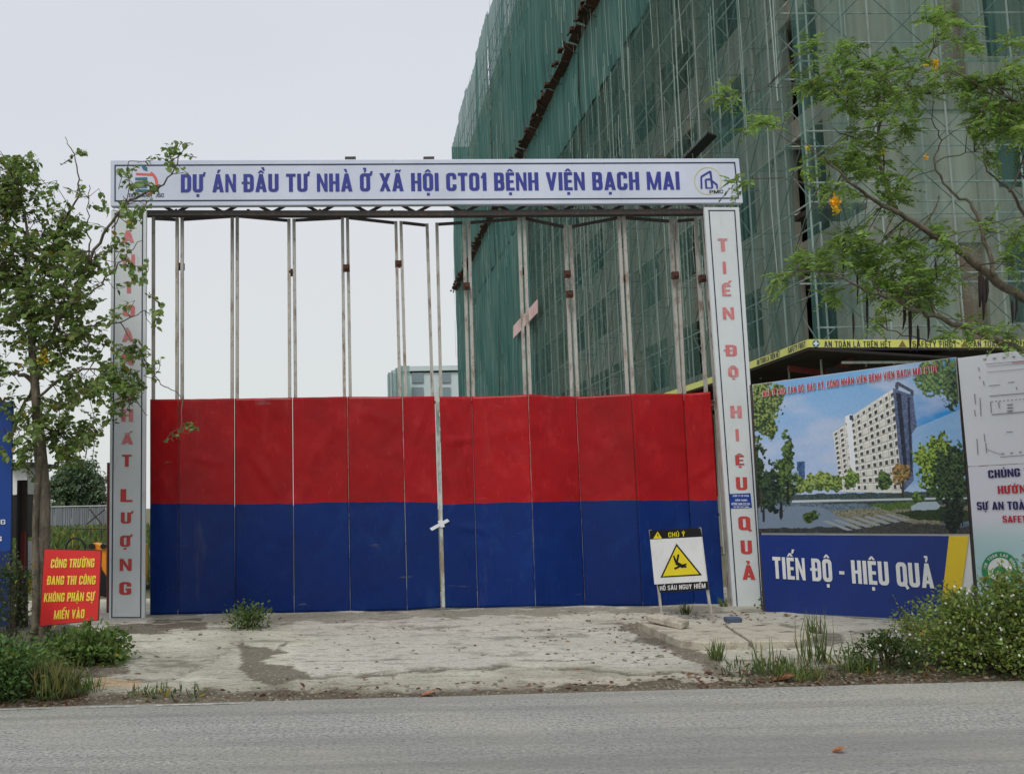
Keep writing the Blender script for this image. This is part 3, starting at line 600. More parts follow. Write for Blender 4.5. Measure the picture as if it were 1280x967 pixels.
# truss carrying the header
tr = thing('header_truss', gp(540, 265, -0.1), 'dark welded steel truss running under the white header sign', 'truss')
def tp(px, py, Yv): return on_y(px, py, Yv)
for Yv, yy in ((GYW - 0.30, 266), (GYW + 0.1, 268)):
    mb = MB(); mb.bar(tp(184, yy + 0.5, Yv), tp(540, yy + 1, Yv), 0.075, 0.06); mb.bar(tp(540, yy + 1, Yv), tp(884, yy - 1.5, Yv), 0.075, 0.06); mb.build('chord', mDark, tr)
for Yv in (GYW - 0.1, GYW + 0.1):
    mb = MB(); mb.bar(tp(184, 228, Yv), tp(884, 226, Yv), 0.06, 0.06); mb.build('chord', mDark, tr)
xsT = np.linspace(190, 880, 24)
for i in range(23):
    Yv = GYW - 0.1; a, b = (xsT[i], xsT[i + 1]); mb = MB()
    mb.bar(tp(a, 266 if i % 2 else 250, GYW - 0.2), tp(b, 250 if i % 2 else 266, GYW - 0.2), 0.04); mb.build('web_bar', mDark, tr)
    if i % 3 == 1: mb = MB(); mb.bar(tp(a, 263, GYW - 0.30), tp(a + 3, 267, GYW - 0.04), 0.04); mb.build('cross_bar', mDark, tr)
# small lamps brackets over the header
for px in (438, 536, 826):
    mb = MB(); c = BH.P(px, 199, -0.1); mb.box(c[0] - 0.08, c[0] + 0.08, c[1] - 0.03, c[1] + 0.03, c[2] - 0.05, c[2] + 0.03); mb.build('top_bracket', mDark, hd)

def column(q, name, label, letters, capx, lmat, bd):
    BC = Board(gp((q[0][0] + q[1][0]) / 2, 500, -0.40), (1, 0, 0))
    base = BC.P((q[2][0] + q[3][0]) / 2, q[2][1]); t = thing('gate_column', (base[0], base[1], 0.06), label, 'sign column', 'sign columns beside the gate')
    mb = MB(); BC.quad(mb, q, 0.06); mb.build('sign_box', mSignP, t, bevel=0.006)
    mb = MB(); BC.frame(mb, bd, 1.4, 0.003); mb.build('border_line', mBlack, t)
    for (ch, cx, by, h, ww) in letters:
        BC.text(ch, (cx - ww / 2, by), (cx + ww / 2, by), h, lmat if by < 560 else mRedD, t, bold=0.055, lift=0.006, name='letter')
    # lattice column standing behind the sign
    for dx in (q[0][0] + 4, q[1][0] - 4):
        for dY in (-0.3, 0.12):
            bx = dx + (q[2][0] - q[1][0]) * 0.97; mb = MB(); mb.bar(gp(bx, q[2][1] - 1, dY), gp(dx, q[0][1] + 1, dY), 0.06); mb.build('lattice_post', mSteel, t)
    sx = (q[1][0] + (8 if q[0][0] < 400 else -22))
    for k in range(10):
        f0, f1 = k / 10, (k + 1) / 10
        def pp(f, dY):
            y = q[3][1] + (q[0][1] - q[3][1]) * f; xe = (q[2][0] + (q[1][0] - q[2][0]) * f) if q[0][0] < 400 else (q[3][0] + (q[0][0] - q[3][0]) * f)
            return gp(xe + (-3 if q[0][0] < 400 else 4), y, dY)
        mb = MB(); mb.bar(pp(f0, -0.3 if k % 2 else 0.12), pp(f1, 0.12 if k % 2 else -0.3), 0.03); mb.build('lattice_bar', mSteel, t)
    return t
LL = [('A', 160, 303, 15), ('N', 161, 332, 14), ('T', 161, 366, 14), ('O', 161, 395, 14), ('À', 160, 427, 14), ('N', 159.5, 456, 14), ('C', 160, 497, 14), ('H', 159, 527, 16), ('Ấ', 159, 555, 12), ('T', 158.5, 583, 15), ('L', 158, 627, 16), ('Ư', 158.5, 654, 14), ('Ợ', 157.5, 683, 14), ('N', 157, 713, 15), ('G', 156.5, 743, 16)]
column([(139, 262), (183, 262), (181, 776), (136, 776)], 'gate_column', 'left white sign column with faded red vertical lettering behind the leafy tree', [(c, x, y, h, 15 if c not in 'T' else 12) for c, x, y, h in LL], 8, mRedL, [(143, 266), (179, 266), (176.5, 772), (139, 772)])
RL = [('T', 904, 314, 16, 12), ('I', 906, 342, 15, 4), ('Ế', 908.5, 370, 14, 11), ('N', 911, 399, 15, 14), ('Đ', 914.5, 445, 14, 14), ('Ộ', 917, 471, 12, 13), ('H', 920.5, 522, 15, 14), ('I', 922, 551, 15, 4), ('Ệ', 925, 581, 12, 11), ('U', 927.5, 612, 16, 14), ('Q', 931, 662, 17, 15), ('U', 933.5, 692, 17, 14), ('Ả', 936.5, 724, 18, 16)]
rc = column([(880, 259), (924, 259), (957, 763), (917, 763)], 'gate_column', 'right white sign column reading down in faded red letters beside the blue banner', RL, 8, mRedL, [(885.5, 262.5), (919, 262.5), (953, 759), (921, 759)])
BC = Board(gp(926, 630, -0.40), (1, 0, 0))
mStk = mat('blue_sticker', srgb(24, 62, 150), rough=0.4, amt=0.2)
mb = MB(); BC.quad(mb, [(912, 617), (938, 616), (940, 634), (913, 635)], 0.002, 0.008); mb.build('notice_sticker', mStk, rc)
for t_, y, x0, x1, h in (('CÔNG TY CỔ PHẦN', 620.5, 916, 936, 2.2), ('HÂN HẠNH', 626, 919, 934, 2.4), ('KHÔNG GIAN 222.244', 631, 914.5, 937.5, 3.0), ('HÀ NỘI VIỆT NAM', 634, 917, 936, 1.6)):
    BC.text(t_, (x0, y), (x1, y), h, mW, rc, bold=0.01, lift=0.010)
# gate side jamb lattice on the right, between the gate and the column
for dY in (0.05, 0.45):
    mb = MB(); mb.bar(gp(913, 757, dY), gp(879 + (dY > 0.3) * 4, 270, dY), 0.05); mb.build('lattice_post', mSteel, rc)
for k in range(9):
    y0 = 757 - k * 54; y1 = y0 - 54; f = lambda y: 913 - (757 - y) * 0.07
    mb = MB(); mb.bar(gp(f(y0) + 0.5, y0, 0.05 if k % 2 else 0.45), gp(f(y1) + 0.5, y1, 0.45 if k % 2 else 0.05), 0.035); mb.build('lattice_bar', mDark, rc)

# ================================================================== SMALL SIGNS
mWhiteB = layered('board_white', srgb(222, 224, 224), [(srgb(190, 192, 190), 2.5, (1, 1, 1), 0.45, 0.7, 0.5)], rough=0.4)
mBk = mat('board_black', srgb(26, 26, 28), rough=0.45, amt=0.3); mY = mat('sign_yellow', srgb(232, 214, 40), rough=0.45, amt=0.2, col2=srgb(216, 196, 40))
wb = on_z(826, 766, 0.10); wb2 = on_z(890, 773, 0.10)
WS = Board(wb, wb2 - wb); ws = thing('warning_sign', (wb + wb2) / 2, 'white warning sign with yellow triangle of a falling man standing before the blue gate sheet', 'warning sign')
mb = MB(); WS.quad(mb, [(812.5, 674), (876.5, 670.5), (883, 726), (818, 730)], 0.02); mb.build('sign_panel', mWhiteB, ws)
mb = MB(); WS.quad(mb, [(812, 662.5), (874, 659.5), (876.5, 670.3), (812.6, 673.8)], 0.02); mb.build('title_band', mBk, ws)
mb = MB(); WS.quad(mb, [(822, 730.2), (883.3, 726.2), (884.5, 736.5), (825, 740.5)], 0.02); mb.build('lower_band', mBk, ws)
WS.text('CHÚ Ý', (835.5, 671), (856.5, 670), 5.8, mY, ws, bold=0.02, spacing=1.4); WS.text('HỐ SÂU NGUY HIỂM', (825, 737.6), (882, 734.4), 5.6, mWhiteB, ws, bold=0.02, spacing=1.5)
def tri(B, mb, pts, lift, th=0.001): B.quad(mb, pts, th, lift)
m1 = MB(); tri(WS, m1, [(816.5, 673), (822, 664), (827.5, 672.6)], 0.003); m1.build('small_triangle', mY, ws)
m1 = MB(); tri(WS, m1, [(821.4, 667), (822.8, 667), (822.6, 670.2), (821.8, 670.2)], 0.006); m1.build('exclamation_mark', mBk, ws)
m1 = MB(); tri(WS, m1, [(825.5, 721.5), (845.5, 679), (877.5, 718.5)], 0.003); m1.build('triangle_border', mBk, ws)
m1 = MB(); tri(WS, m1, [(828.5, 719.8), (845.8, 682.5), (873.8, 717.0)], 0.006); m1.build('triangle_face', mY, ws)
m1 = MB()
def limb(a, b, w0, lift):
    a = np.array(a, float); b = np.array(b, float); t = (b - a) / np.linalg.norm(b - a); nn = np.array([-t[1], t[0]]) * w0 / 2
    WS.quad(m1, [tuple(a + nn), tuple(b + nn), tuple(b - nn), tuple(a - nn)], 0.0005, lift)
limb((845, 703), (854, 708), 4.2, 0.0080); limb((846, 703), (848, 692.5), 2.4, 0.0086); limb((845, 703), (843, 697), 2.4, 0.0092); limb((843, 697), (842, 694), 1.8, 0.0098); limb((853, 706), (858, 704.5), 1.8, 0.0104); limb((850, 707), (843, 710.5), 2.2, 0.011)
m1.build('falling_man', mBk, ws); m1 = MB(); arc(WS, m1, (855, 709), 0, 3.4, 0, 180, 8, 0.008); m1.build('pit_mark', mBk, ws)
for a, b in (((823.5, 738), (826.5, 766)), ((884, 735), (890, 773))):
    p, q = WS.P(*a, -0.03), WS.P(*b, -0.03); q[2] = min(q[2], 0.06); mb = MB(); mb.bar(q, p, 0.03); mb.build('leg', mSteel, ws)
p, q = WS.P(874.5, 659, -0.03), WS.P(884, 735, -0.03); mb = MB(); mb.bar(p, q, 0.03); mb.build('side_rail', mSteel, ws)
p, q = WS.P(812.5, 662, -0.03), WS.P(823.5, 738, -0.03); mb = MB(); mb.bar(p, q, 0.03); mb.build('side_rail', mSteel, ws)

RS = Board(on_y(88, 730, 12.3), (1, -0.06, 0), up=(0.0, 0.10, 1)); rs = thing('site_sign', on_z(88, 800, 0), 'red notice board with yellow lettering leaning among the weeds by the tree', 'notice board')
mRB = layered('notice_red', srgb(206, 40, 36), [(srgb(184, 34, 32), 3, (1, 1, 1), 0.45, 0.7, 0.6)], rough=0.4); mYL = mat('notice_yellow', srgb(238, 214, 70), rough=0.5, amt=0.2)
mb = MB(); RS.quad(mb, [(55, 685.5), (126.5, 687.5), (122.5, 774.5), (49, 782.5)], 0.02); mb.build('board', mRB, rs)
mb = MB(); RS.frame(mb, [(54.6, 685), (127, 687), (123, 775), (48.6, 783)], 0.9, 0.003, 0.023); mb.build('edge_trim', mRust, rs)
for s_, a, b, h in (('CÔNG TRƯỜNG', (63, 709.5), (117.5, 708.5), 11), ('ĐANG THI CÔNG', (58.5, 730.5), (119, 730), 11), ('KHÔNG PHẬN SỰ', (54.5, 752), (118, 750.5), 11), ('MIỄN VÀO', (67, 773.5), (105, 772), 11)):
    RS.text(s_, a, b, h, mYL, rs, bold=0.03, slant=0.06, spacing=1.05)
for x in (62, 112):
    mb = MB(); q = RS.P(x, 800, -0.05); q[2] = -0.05; mb.bar(q, RS.P(x, 690, -0.04), 0.035); mb.build('leg', mRust, rs)

# blue site board cut by the left edge of the frame
LB = Board(on_y(8, 650, 12.9), (1, 0.02, 0)); lb = thing('site_board', on_z(0, 790, 0), 'tall blue site board cut off by the left edge of the photo', 'site board')
mBB = layered('board_blue', srgb(10, 62, 140), [(srgb(8, 48, 112), 2, (1, 1, 1), 0.4, 0.7, 0.6)], rough=0.45)
mb = MB(); LB.quad(mb, [(-190, 500), (15.5, 502), (13, 688), (-192, 688)], 0.04); LB.quad(mb, [(-192, 688.5), (13, 688.5), (11, 783), (-194, 783)], 0.035, -0.004, 1); mb.build('printed_face', [mBB, mat('board_navy', srgb(10, 40, 96), rough=0.5, amt=0.3)], lb)
LB.text('công trường', (-62, 655), (6.5, 655), 6, mWhiteB, lb, bold=0.02); LB.text('xây dựng', (-60, 676), (2, 676), 6, mWhiteB, lb, bold=0.02)
for x in (-180, -80, 12):
    mb = MB(); q = LB.P(x, 790, -0.07); q[2] = -0.03; mb.bar(q, LB.P(x + 1, 503, -0.07), 0.05); mb.build('post', mDark, lb)

# ================================================================== RIGHT HOARDING
h0 = on_z(957, 763, 0.06); HB = Board(h0, (0.76, -1, 0))
hb = thing('picture_hoarding', (h0 + HB.P(1219, 775)) / 2 * [1, 1, 0], 'hoarding printed with a white apartment tower over a blue slogan strip', 'billboard')
def shade_print(px, py):
    """colours of the printed perspective picture"""
    c = np.zeros(px.shape + (3,)); V3 = lambda *a: np.array(srgb(*a))
    t = np.clip((py - 450) / 170, 0, 1); cl = fbm(px * 0.6, py * 1.5, 42, 3, 4)
    skyL = V3(104, 158, 204) * (1 - t[..., None]) + V3(160, 176, 206) * t[..., None]
    skyR = V3(44, 132, 200)
    rgt = smooth(1090, 1190, px + 0.5 * (py - 500))
    c[:] = skyL * (1 - rgt[..., None]) + skyR * rgt[..., None]
    c = c + (V3(172, 182, 204) - c) * (smooth(0.45, 0.75, cl) * 0.75)[..., None]
    low = (py > 545 - (px - 1120) * 0.42) & (px > 1120); c[low] = (V3(168, 190, 208) * 0.5 + c[low] * 0.5)
    w1 = fbm(px, py, 11, 5, 3); w2 = fbm(px, py, 4.2, 8, 3); w3 = fbm(px, py, 2.0, 18, 2)
    def P(poly, col, jit=0):
        m = inpoly(px + (w2 - 0.5) * jit, py + (w1 - 0.5) * jit, poly); c[m] = col if np.ndim(col) == 1 else col[m]; return m
    def foliage(cx, cy, rx, ry, dk, lt, dens=0.5):
        d = ((px - cx) / rx) ** 2 + ((py - cy) / ry) ** 2
        m = (d + (w2 - 0.5) * 1.6 + (w1 - 0.5) * 1.3) < dens * 1.6; k = np.clip((w3 - 0.35) * 2.4 + (w2 - .5) * .6 + (cy - py) / ry * 0.2 + (cx - px) / rx * 0.15, 0, 1)[..., None]
        c[m] = (V3(*dk) * (1 - k) + V3(*lt) * k)[m]
    # ground of the picture
    P([(930, 622), (1230, 618), (1230, 672), (930, 672)], V3(86, 102, 116)); P([(930, 618), (1215, 614), (1230, 634), (930, 626)], V3(60, 74, 74), 4)
    P([(1000, 640), (1210, 628), (1230, 640), (1230, 645), (1100, 668), (1050, 655)], V3(112, 112, 96), 4); P([(945, 630), (1030, 634), (1060, 652), (1050, 668), (930, 668)], V3(104, 120, 138), 2)
    P([(1085, 631), (1150, 625), (1160, 632), (1110, 637)], V3(72, 96, 48), 4); P([(1118, 640), (1180, 633), (1230, 642), (1230, 652), (1150, 650)], V3(44, 58, 38), 4)
    P([(1040, 662), (1120, 652), (1230, 660), (1230, 672), (1020, 672)], V3(60, 62, 60), 8); P([(945, 661), (1060, 658), (1080, 665), (945, 667)], V3(52, 56, 56), 4)
    for k in range(7): P([(1028 + k * 13, 651 - k * 1.4), (1034 + k * 13, 650 - k * 1.4), (1066 + k * 12, 662 - k * 2.1), (1059 + k * 12, 663 - k * 2.0)], V3(132, 140, 146))
    P([(990, 625), (1215, 621), (1215, 623), (990, 628)], V3(170, 180, 184))
    # the tower block
    P([(1041, 541), (1056, 531), (1056, 521), (1064, 517), (1064, 520), (1116, 486), (1128, 616), (1051, 614)], V3(196, 197, 191))
    top = lambda x: np.where(x < 1057, 541 - (x - 1041) * 0.68, 521 - (x - 1064) * 0.66); bot = lambda x: 613 + 0 * x
    inb = inpoly(px, py, [(1041, 541), (1116, 486), (1127, 612), (1051, 612)])
    u = np.where(True, (px - 1041 - (py - 540) * 0.10) / 75, 0); v = (py - top(px)) / (bot(px) - top(px))
    fl = (v * 12) % 1; bay = (u * 10) % 1; bi = np.floor(u * 10); fi = np.floor(v * 12)
    win = inb & (fl > 0.28) & (fl < 0.80) & (bay > 0.25) & (bay < 0.72) & (v > 0.03) & ((bi % 3 != 2) | (fi % 2 == 0)); c[win] = V3(64, 66, 70)
    c[inb & (fl < 0.14)] = V3(218, 220, 214); c[inb & (fl > 0.86)] = V3(150, 150, 142)
    c[inb & (bay > 0.92)] = V3(160, 158, 150); P([(1057, 520), (1064, 517), (1072, 612), (1066, 612)], V3(206, 210, 216))
    P([(1116, 485), (1141, 494), (1146, 533), (1140, 542), (1142, 600), (1128, 616)], V3(82, 94, 124)); P([(1120, 490), (1126, 492), (1136, 600), (1131, 600)], V3(40, 46, 62)); P([(1134, 496), (1137, 497), (1141, 590), (1138, 590)], V3(48, 54, 72))
    P([(1119, 478), (1123, 477), (1142, 488), (1142, 495), (1138, 493), (1138, 490), (1123, 482), (1123, 487), (1119, 486)], V3(70, 78, 92)); P([(1062, 519), (1066, 519), (1066, 524), (1062, 525)], V3(40, 52, 78))
    P([(996, 577), (1006, 576), (1006, 600), (996, 600)], V3(58, 84, 122)); P([(988, 590), (998, 588), (998, 606), (988, 606)], V3(130, 150, 172))
    for (x, y, rx, ry) in [(1000, 605, 8, 10), (1012, 603, 8, 11), (1024, 602, 9, 12), (1036, 603, 8, 11), (1046, 604, 7, 10)]: foliage(x, y, rx, ry, (54, 74, 44), (142, 160, 84), 0.62)
    foliage(1064, 599, 10, 15, (48, 72, 40), (134, 158, 80), 0.62); foliage(1105, 600, 9, 12, (36, 54, 36), (96, 122, 66), 0.6); foliage(1127, 591, 12, 13, (84, 78, 48), (168, 134, 84), 0.55)
    P([(1127, 600), (1130, 600), (1130, 622), (1127, 622)], V3(60, 52, 44))
    foliage(1148, 622, 8, 8, (40, 60, 34), (100, 130, 60), 0.5); foliage(1172, 580, 30, 36, (38, 60, 30), (146, 170, 72), 0.58); foliage(1190, 600, 26, 44, (20, 34, 28), (70, 92, 58), 0.55)
    foliage(1190, 640, 16, 26, (20, 28, 26), (44, 58, 48), 0.5); foliage(1168, 614, 12, 9, (30, 46, 30), (70, 96, 54), 0.4)
    foliage(984, 585, 9, 50, (30, 48, 36), (94, 118, 66), 0.52); foliage(980, 598, 17, 26, (30, 46, 36), (88, 112, 62), 0.5); foliage(962, 610, 14, 30, (22, 34, 34), (58, 78, 54), 0.6); foliage(946, 600, 12, 40, (24, 36, 32), (60, 82, 50), 0.6)
    P([(983, 600), (986, 600), (986, 630), (983, 630)], V3(36, 34, 30))
    foliage(944, 510, 34, 44, (44, 62, 44), (134, 152, 84), 0.55); foliage(968, 494, 16, 16, (54, 74, 48), (140, 158, 94), 0.5); foliage(1172, 470, 26, 26, (54, 80, 66), (120, 146, 84), 0.55); foliage(1190, 482, 14, 32, (34, 50, 48), (98, 120, 76), 0.6)
    foliage(1015, 645, 10, 8, (30, 46, 26), (80, 104, 52), 0.6); P([(975, 627), (978, 627), (979, 645), (976, 650), (974, 645)], V3(34, 36, 42)); P([(953, 634), (956, 634), (956, 652), (953, 652)], V3(40, 42, 48)); P([(950, 611), (952, 611), (953, 640), (951, 640)], V3(60, 56, 52))
    P([(1139, 632), (1148, 627), (1170, 626), (1176, 632), (1172, 636), (1140, 638)], V3(150, 166, 176), 2)
    w4 = fbm(px, py, 1.4, 33, 2); dk_ = c.mean(-1) < 0.16; c = np.where(dk_[..., None], c * (1 + (w4 - 0.5) * 1.5)[..., None], c * (1 + (w3 - 0.5) * 0.12)[..., None])
    return np.clip(c * 1.22, 0.002, 0.85)
def print_sheet(name, B, quad, nu, nv, fn, m, parent, lift):
    u, v = np.meshgrid((np.arange(nu)) / (nu - 1), (np.arange(nv)) / (nv - 1)); q = np.array(quad, float)   # tl,tr,br,bl
    p = ((1 - u) * (1 - v))[..., None] * q[0] + (u * (1 - v))[..., None] * q[1] + (u * v)[..., None] * q[2] + ((1 - u) * v)[..., None] * q[3]
    px, py = p[..., 0], p[..., 1]; p0 = B.p0 + B.n * lift; o = np.array([0, 0, CAMZ])
    d = np.stack([(px - CX) / F, -(py - CY) / F, -np.ones(px.shape)], -1) @ ROTN.T
    W = o + d * (np.dot(p0 - o, B.n) / (d @ B.n))[..., None]
    W = W + B.n * (0.010 * (fbm(px, py, 60, 3, 2) - 0.5))[..., None]
    i = np.arange(nu * nv).reshape(nv, nu); Fq = np.stack([i[:-1, :-1], i[1:, :-1], i[1:, 1:], i[:-1, 1:]], -1).reshape(-1, 4)
    return raw_mesh(name, W.reshape(-1, 3), Fq, m, parent, cols=fn(px, py).reshape(-1, 3), smooth=True)
mPrint = attrmat('printed_picture', rough=0.4, spec=0.25, dirt=0.04)
print_sheet('printed_picture', HB, [(941, 481), (1194, 447), (1212.5, 667), (948.5, 665.5)], 420, 340, shade_print, mPrint, hb, 0.012)
mb = MB(); HB.quad(mb, [(940.5, 480.5), (1194.5, 446.5), (1220, 779), (957.5, 765)], 0.03, -0.008); mb.build('backing_sheet', mWhiteB, hb)
mNB = layered('slogan_blue', srgb(24, 52, 126), [(srgb(20, 42, 106), 1.2, (1, 1, 1), 0.4, 0.7, 0.6), (srgb(60, 80, 132), 5, (1, 1, 1), 0.6, 0.75, 0.4)], rough=0.4)
mb = MB(); HB.quad(mb, [(949, 668), (1186, 669.5), (1174, 775.5), (957, 764)], 0.002, 0.008); mb.build('slogan_strip', mNB, hb)
mYS = layered('slogan_yellow', srgb(226, 196, 44), [(srgb(196, 164, 40), 3, (1, 1, 1), 0.5, 0.7, 0.5)], rough=0.45)
mb = MB(); HB.quad(mb, [(1186.3, 669.5), (1211, 669.5), (1196, 776), (1174.3, 775.5)], 0.002, 0.008); mb.build('yellow_stripe', mYS, hb)
HB.text('TIẾN ĐỘ - HIỆU QUẢ', (967, 722.5), (1168, 735), 27, mWhiteB, hb, bold=0.045, lift=0.014, spacing=1.05)
mRedT = mat('caption_red', srgb(190, 30, 50), rough=0.5, amt=0.2)
for dx, dy, m_, lf in ((-.6, .5, mWhiteB, 0.022), (0, 0, mRedT, 0.032)):
    HB.text('NHÀ Ở CHO CÁN BỘ, BÁC SỸ, CÔNG NHÂN VIÊN BỆNH VIỆN BẠCH MAI CT01', (953.5 + dx, 496 + dy), (1171.5 + dx, 464.5 + dy), 7.8, m_, hb, lift=lf, bold=.02, spacing=1.6)
for (a, b) in (((940, 481), (957, 766)), ((1195.2, 446.5), (1221.5, 781))):
    mb = MB(); mb.bar(HB.P(*b, -0.05), HB.P(*a, -0.05), 0.05); mb.build('frame_post', mDark, hb)
mb = MB(); mb.bar(HB.P(941, 482.5, -0.04), HB.P(1194, 448.5, -0.04), 0.04); mb.build('frame_rail', mDark, hb)

pb = thing('plan_hoarding', HB.P(1300, 780) * [1, 1, 0], 'white hoarding with a site plan drawing above a safety slogan, at the right edge', 'billboard')
tr_y = lambda x: 447 - (x - 1196) * 0.122
mPl = layered('plan_face', srgb(216, 219, 226), [(srgb(200, 206, 210), 1, (1, 1, 1), 0.4, 0.7, 0.5)], rough=0.4)
mb = MB(); HB.quad(mb, [(1197, 447.5), (1460, tr_y(1460)), (1470, 568), (1209.8, 582.5)], 0.03, -0.005); mb.build('plan_sheet', mPl, pb)
def low_print(px, py):
    t = smooth(640, 690, py)[..., None]; a = np.array(srgb(214, 216, 226)); b = np.array(srgb(168, 200, 206)); w_ = fbm(px, py, 22, 4, 3)[..., None]
    c = a * (1 - t) + b * t; hill = py > 668 - (px - 1210) * 0.35 + (w_[..., 0] - 0.5) * 16; c[hill] = c[hill] * 0.85 + np.array(srgb(176, 206, 190)) * 0.15; return c
print_sheet('safety_sheet', HB, [(1209.8, 583.5), (1470, 569), (1490, 800), (1225.5, 781)], 120, 100, low_print, mPrint, pb, 0.0)
mNv = mat('slogan_navy', srgb(26, 28, 92), rough=0.5, amt=0.2)
HB.text('CHÚNG TÔI', (1235.5, 597.5), (1300, 593.5), 10, mNv, pb, bold=0.045, lift=0.014); HB.text('HƯỚNG', (1247.5, 617), (1291, 615.5), 10, mRedT, pb, bold=0.045, lift=0.014)
HB.text('SỰ AN TOÀN', (1221.5, 637), (1289, 636.5), 10, mNv, pb, bold=0.045, lift=0.014); HB.text('SAFETY', (1253.5, 652.5), (1290, 652.5), 8.2, mRedT, pb, bold=0.045, lift=0.014)
mGr = mat('logo_green', srgb(40, 140, 88), rough=0.5, amt=0.2)
mb = MB(); arc(HB, mb, (1250, 712), 15.5, 23, 0, 360, 36, 0.012); mb.build('round_emblem', mGr, pb); mb = MB(); arc(HB, mb, (1250, 712), 0, 15.3, 0, 360, 24, 0.011); mb.build('emblem_face', mWhiteB, pb)
mb = MB(); arc(HB, mb, (1250, 716), 0, 9, 0, 180, 12, 0.014); HB.quad(mb, [(1238, 717), (1262, 717), (1262, 719.5), (1238, 719.5)], 0.001, 0.014); mb.build('helmet_mark', mGr, pb)
for k, ch in enumerate('AN TOÀN LAO ĐỘNG'):
    if ch == ' ': continue
    a = R(168 - k * 10.4); c0 = (1250 + 17.2 * math.cos(a), 712 - 17.2 * math.sin(a)); tx, ty = math.sin(a), math.cos(a)
    e0 = (c0[0] - tx * 1.3, c0[1] - ty * 1.3); e1 = (c0[0] + tx * 1.3, c0[1] + ty * 1.3)
    p0_, p1_ = HB.P(*e0, 0.016), HB.P(*e1, 0.016); upv = HB.P(c0[0] + math.cos(a), c0[1] - math.sin(a), 0.016) - HB.P(*c0, 0.016); cp = np.linalg.norm(upv) * 3.6
    text('letter', ch, p0_, p1_, cp, upv / np.linalg.norm(upv), mWhiteB, pb, 0.02, 1, (0, 0, 0))
# thin plan lines
mLn = mat('plan_line', srgb(134, 134, 146), rough=0.6, amt=0.2); mb = MB()
def pl(a, b, wd=0.9):
    a = np.array(a, float); b = np.array(b, float); t = (b - a) / np.linalg.norm(b - a); nn = np.array([-t[1], t[0]]) * wd / 2
    HB.quad(mb, [tuple(a + nn), tuple(b + nn), tuple(b - nn), tuple(a - nn)], 0.0006, 0.004 + 0.003 * random.random())
sl = -0.085
def L2(x0, y0, x1, y1, wd=0.8): pl((x0, y0), (x1, y1 + (x1 - x0) * sl), wd)
for k in range(16): x = 1229 + k * 12; L2(x, 449 + (x - 1229) * sl, x + 4, 449 + (x - 1229) * sl, 1.6)
L2(1232, 455, 1440, 455, .6); L2(1234, 465, 1280, 465, .5); L2(1236, 482, 1250, 482); L2(1260, 478, 1268, 478); L2(1237, 495, 1440, 495, 1.0); L2(1240, 518, 1440, 518, 1.1); L2(1234, 458, 1440, 458, .4)
for x, y0, y1 in ((1218, 492, 505), (1218, 512, 520), (1225, 497, 520), (1223, 459, 464), (1224, 470, 473), (1229, 476, 481), (1221, 548, 568), (1230, 542, 552), (1232, 553, 566), (1238, 502, 516), (1248, 502, 510), (1270, 483, 487)): pl((x, y0), (x + 1.2, y1), 1.0)
for k in range(18): x = 1239 + k * 5; L2(x, 502 + (x - 1239) * sl, x + 2, 502 + (x - 1239) * sl, 1.2)
for k in range(3): L2(1259, 506 + k * 4, 1266, 506 + k * 4, 1.6)
for k in range(5): x = 1252 + k * 11; L2(x, 567 + (x - 1252) * sl, x + 3, 567 + (x - 1252) * sl, 1.5)
for k in range(9): L2(1232 + k * 2.2, 560 + 1.3 * k ** 0.8, 1234 + k * 2.2, 560.8 + 1.3 * (k + 1) ** 0.8, .6)
L2(1250, 571, 1440, 571, .7); L2(1258, 540, 1266, 540); mb.build('plan_drawing', mLn, pb)
mb = MB(); L2(1265, 453, 1290, 453, 1.6); mb.build('plan_note', mat('plan_pink', srgb(220, 150, 160), rough=0.5), pb)
for (a, b) in (((1197.5, 448), (1223.5, 783)), ((1330, 431), (1360, 790))):
    mb = MB(); mb.bar(HB.P(*b, -0.05), HB.P(*a, -0.05), 0.04); mb.build('frame_post', mDark, pb)

# ================================================================== BUILDING UNDER CONSTRUCTION
BO = np.array([9.6, 22.0]); TH = 0.032; ct, st_ = math.cos(TH), math.sin(TH)
def bx(p): return (BO[0] + p[0] * ct - p[1] * st_, BO[1] + p[0] * st_ + p[1] * ct, p[2])
def inv(px, py, xl):     # point on the side plane local x = xl
    n = np.array([ct, st_, 0]); p0 = np.array(bx((xl, 0, 0))); return on_plane(px, py, p0, n)
mConc = layered('raw_concrete', srgb(186, 182, 166), [(srgb(140, 136, 122), 0.7, (1, 1, 1), 0.4, 0.65, 0.7), (srgb(96, 92, 82), 2.2, (1, 1, 0.25), 0.55, 0.72, 0.6)], rough=0.9)
mSide = layered('side_plaster', srgb(176, 174, 160), [(srgb(120, 118, 106), 0.6, (1, 1, .4), .4, .65, .7), (srgb(88, 84, 76), 2, (1, 1, .2), .55, .7, .6)], rough=.9)
mPlas = layered('plaster', srgb(196, 198, 182), [(srgb(164, 160, 144), 0.5, (1, 1, 0.4), 0.4, 0.65, 0.7), (srgb(120, 112, 98), 2, (1, 1, 0.15), 0.58, 0.72, 0.5)], rough=0.9)
mBrick = layered('brick_infill', srgb(150, 104, 82), [(srgb(176, 166, 150), 2, (1, 1, 1), 0.5, 0.62, 0.7)], rough=0.9)
mIn = mat('shaded_interior_wall', srgb(44, 42, 40), rough=0.95)  # near-black: the gloom behind the openings is put into the wall colour
bd = thing('apartment_building', bx((1.5, 1.5, 0)), 'unfinished concrete apartment block behind green netting on the right', 'building')
ZF = [0.0] + [4.8 + 3.3 * k for k in range(10)]; LY = 72.0; A0 = 1.46
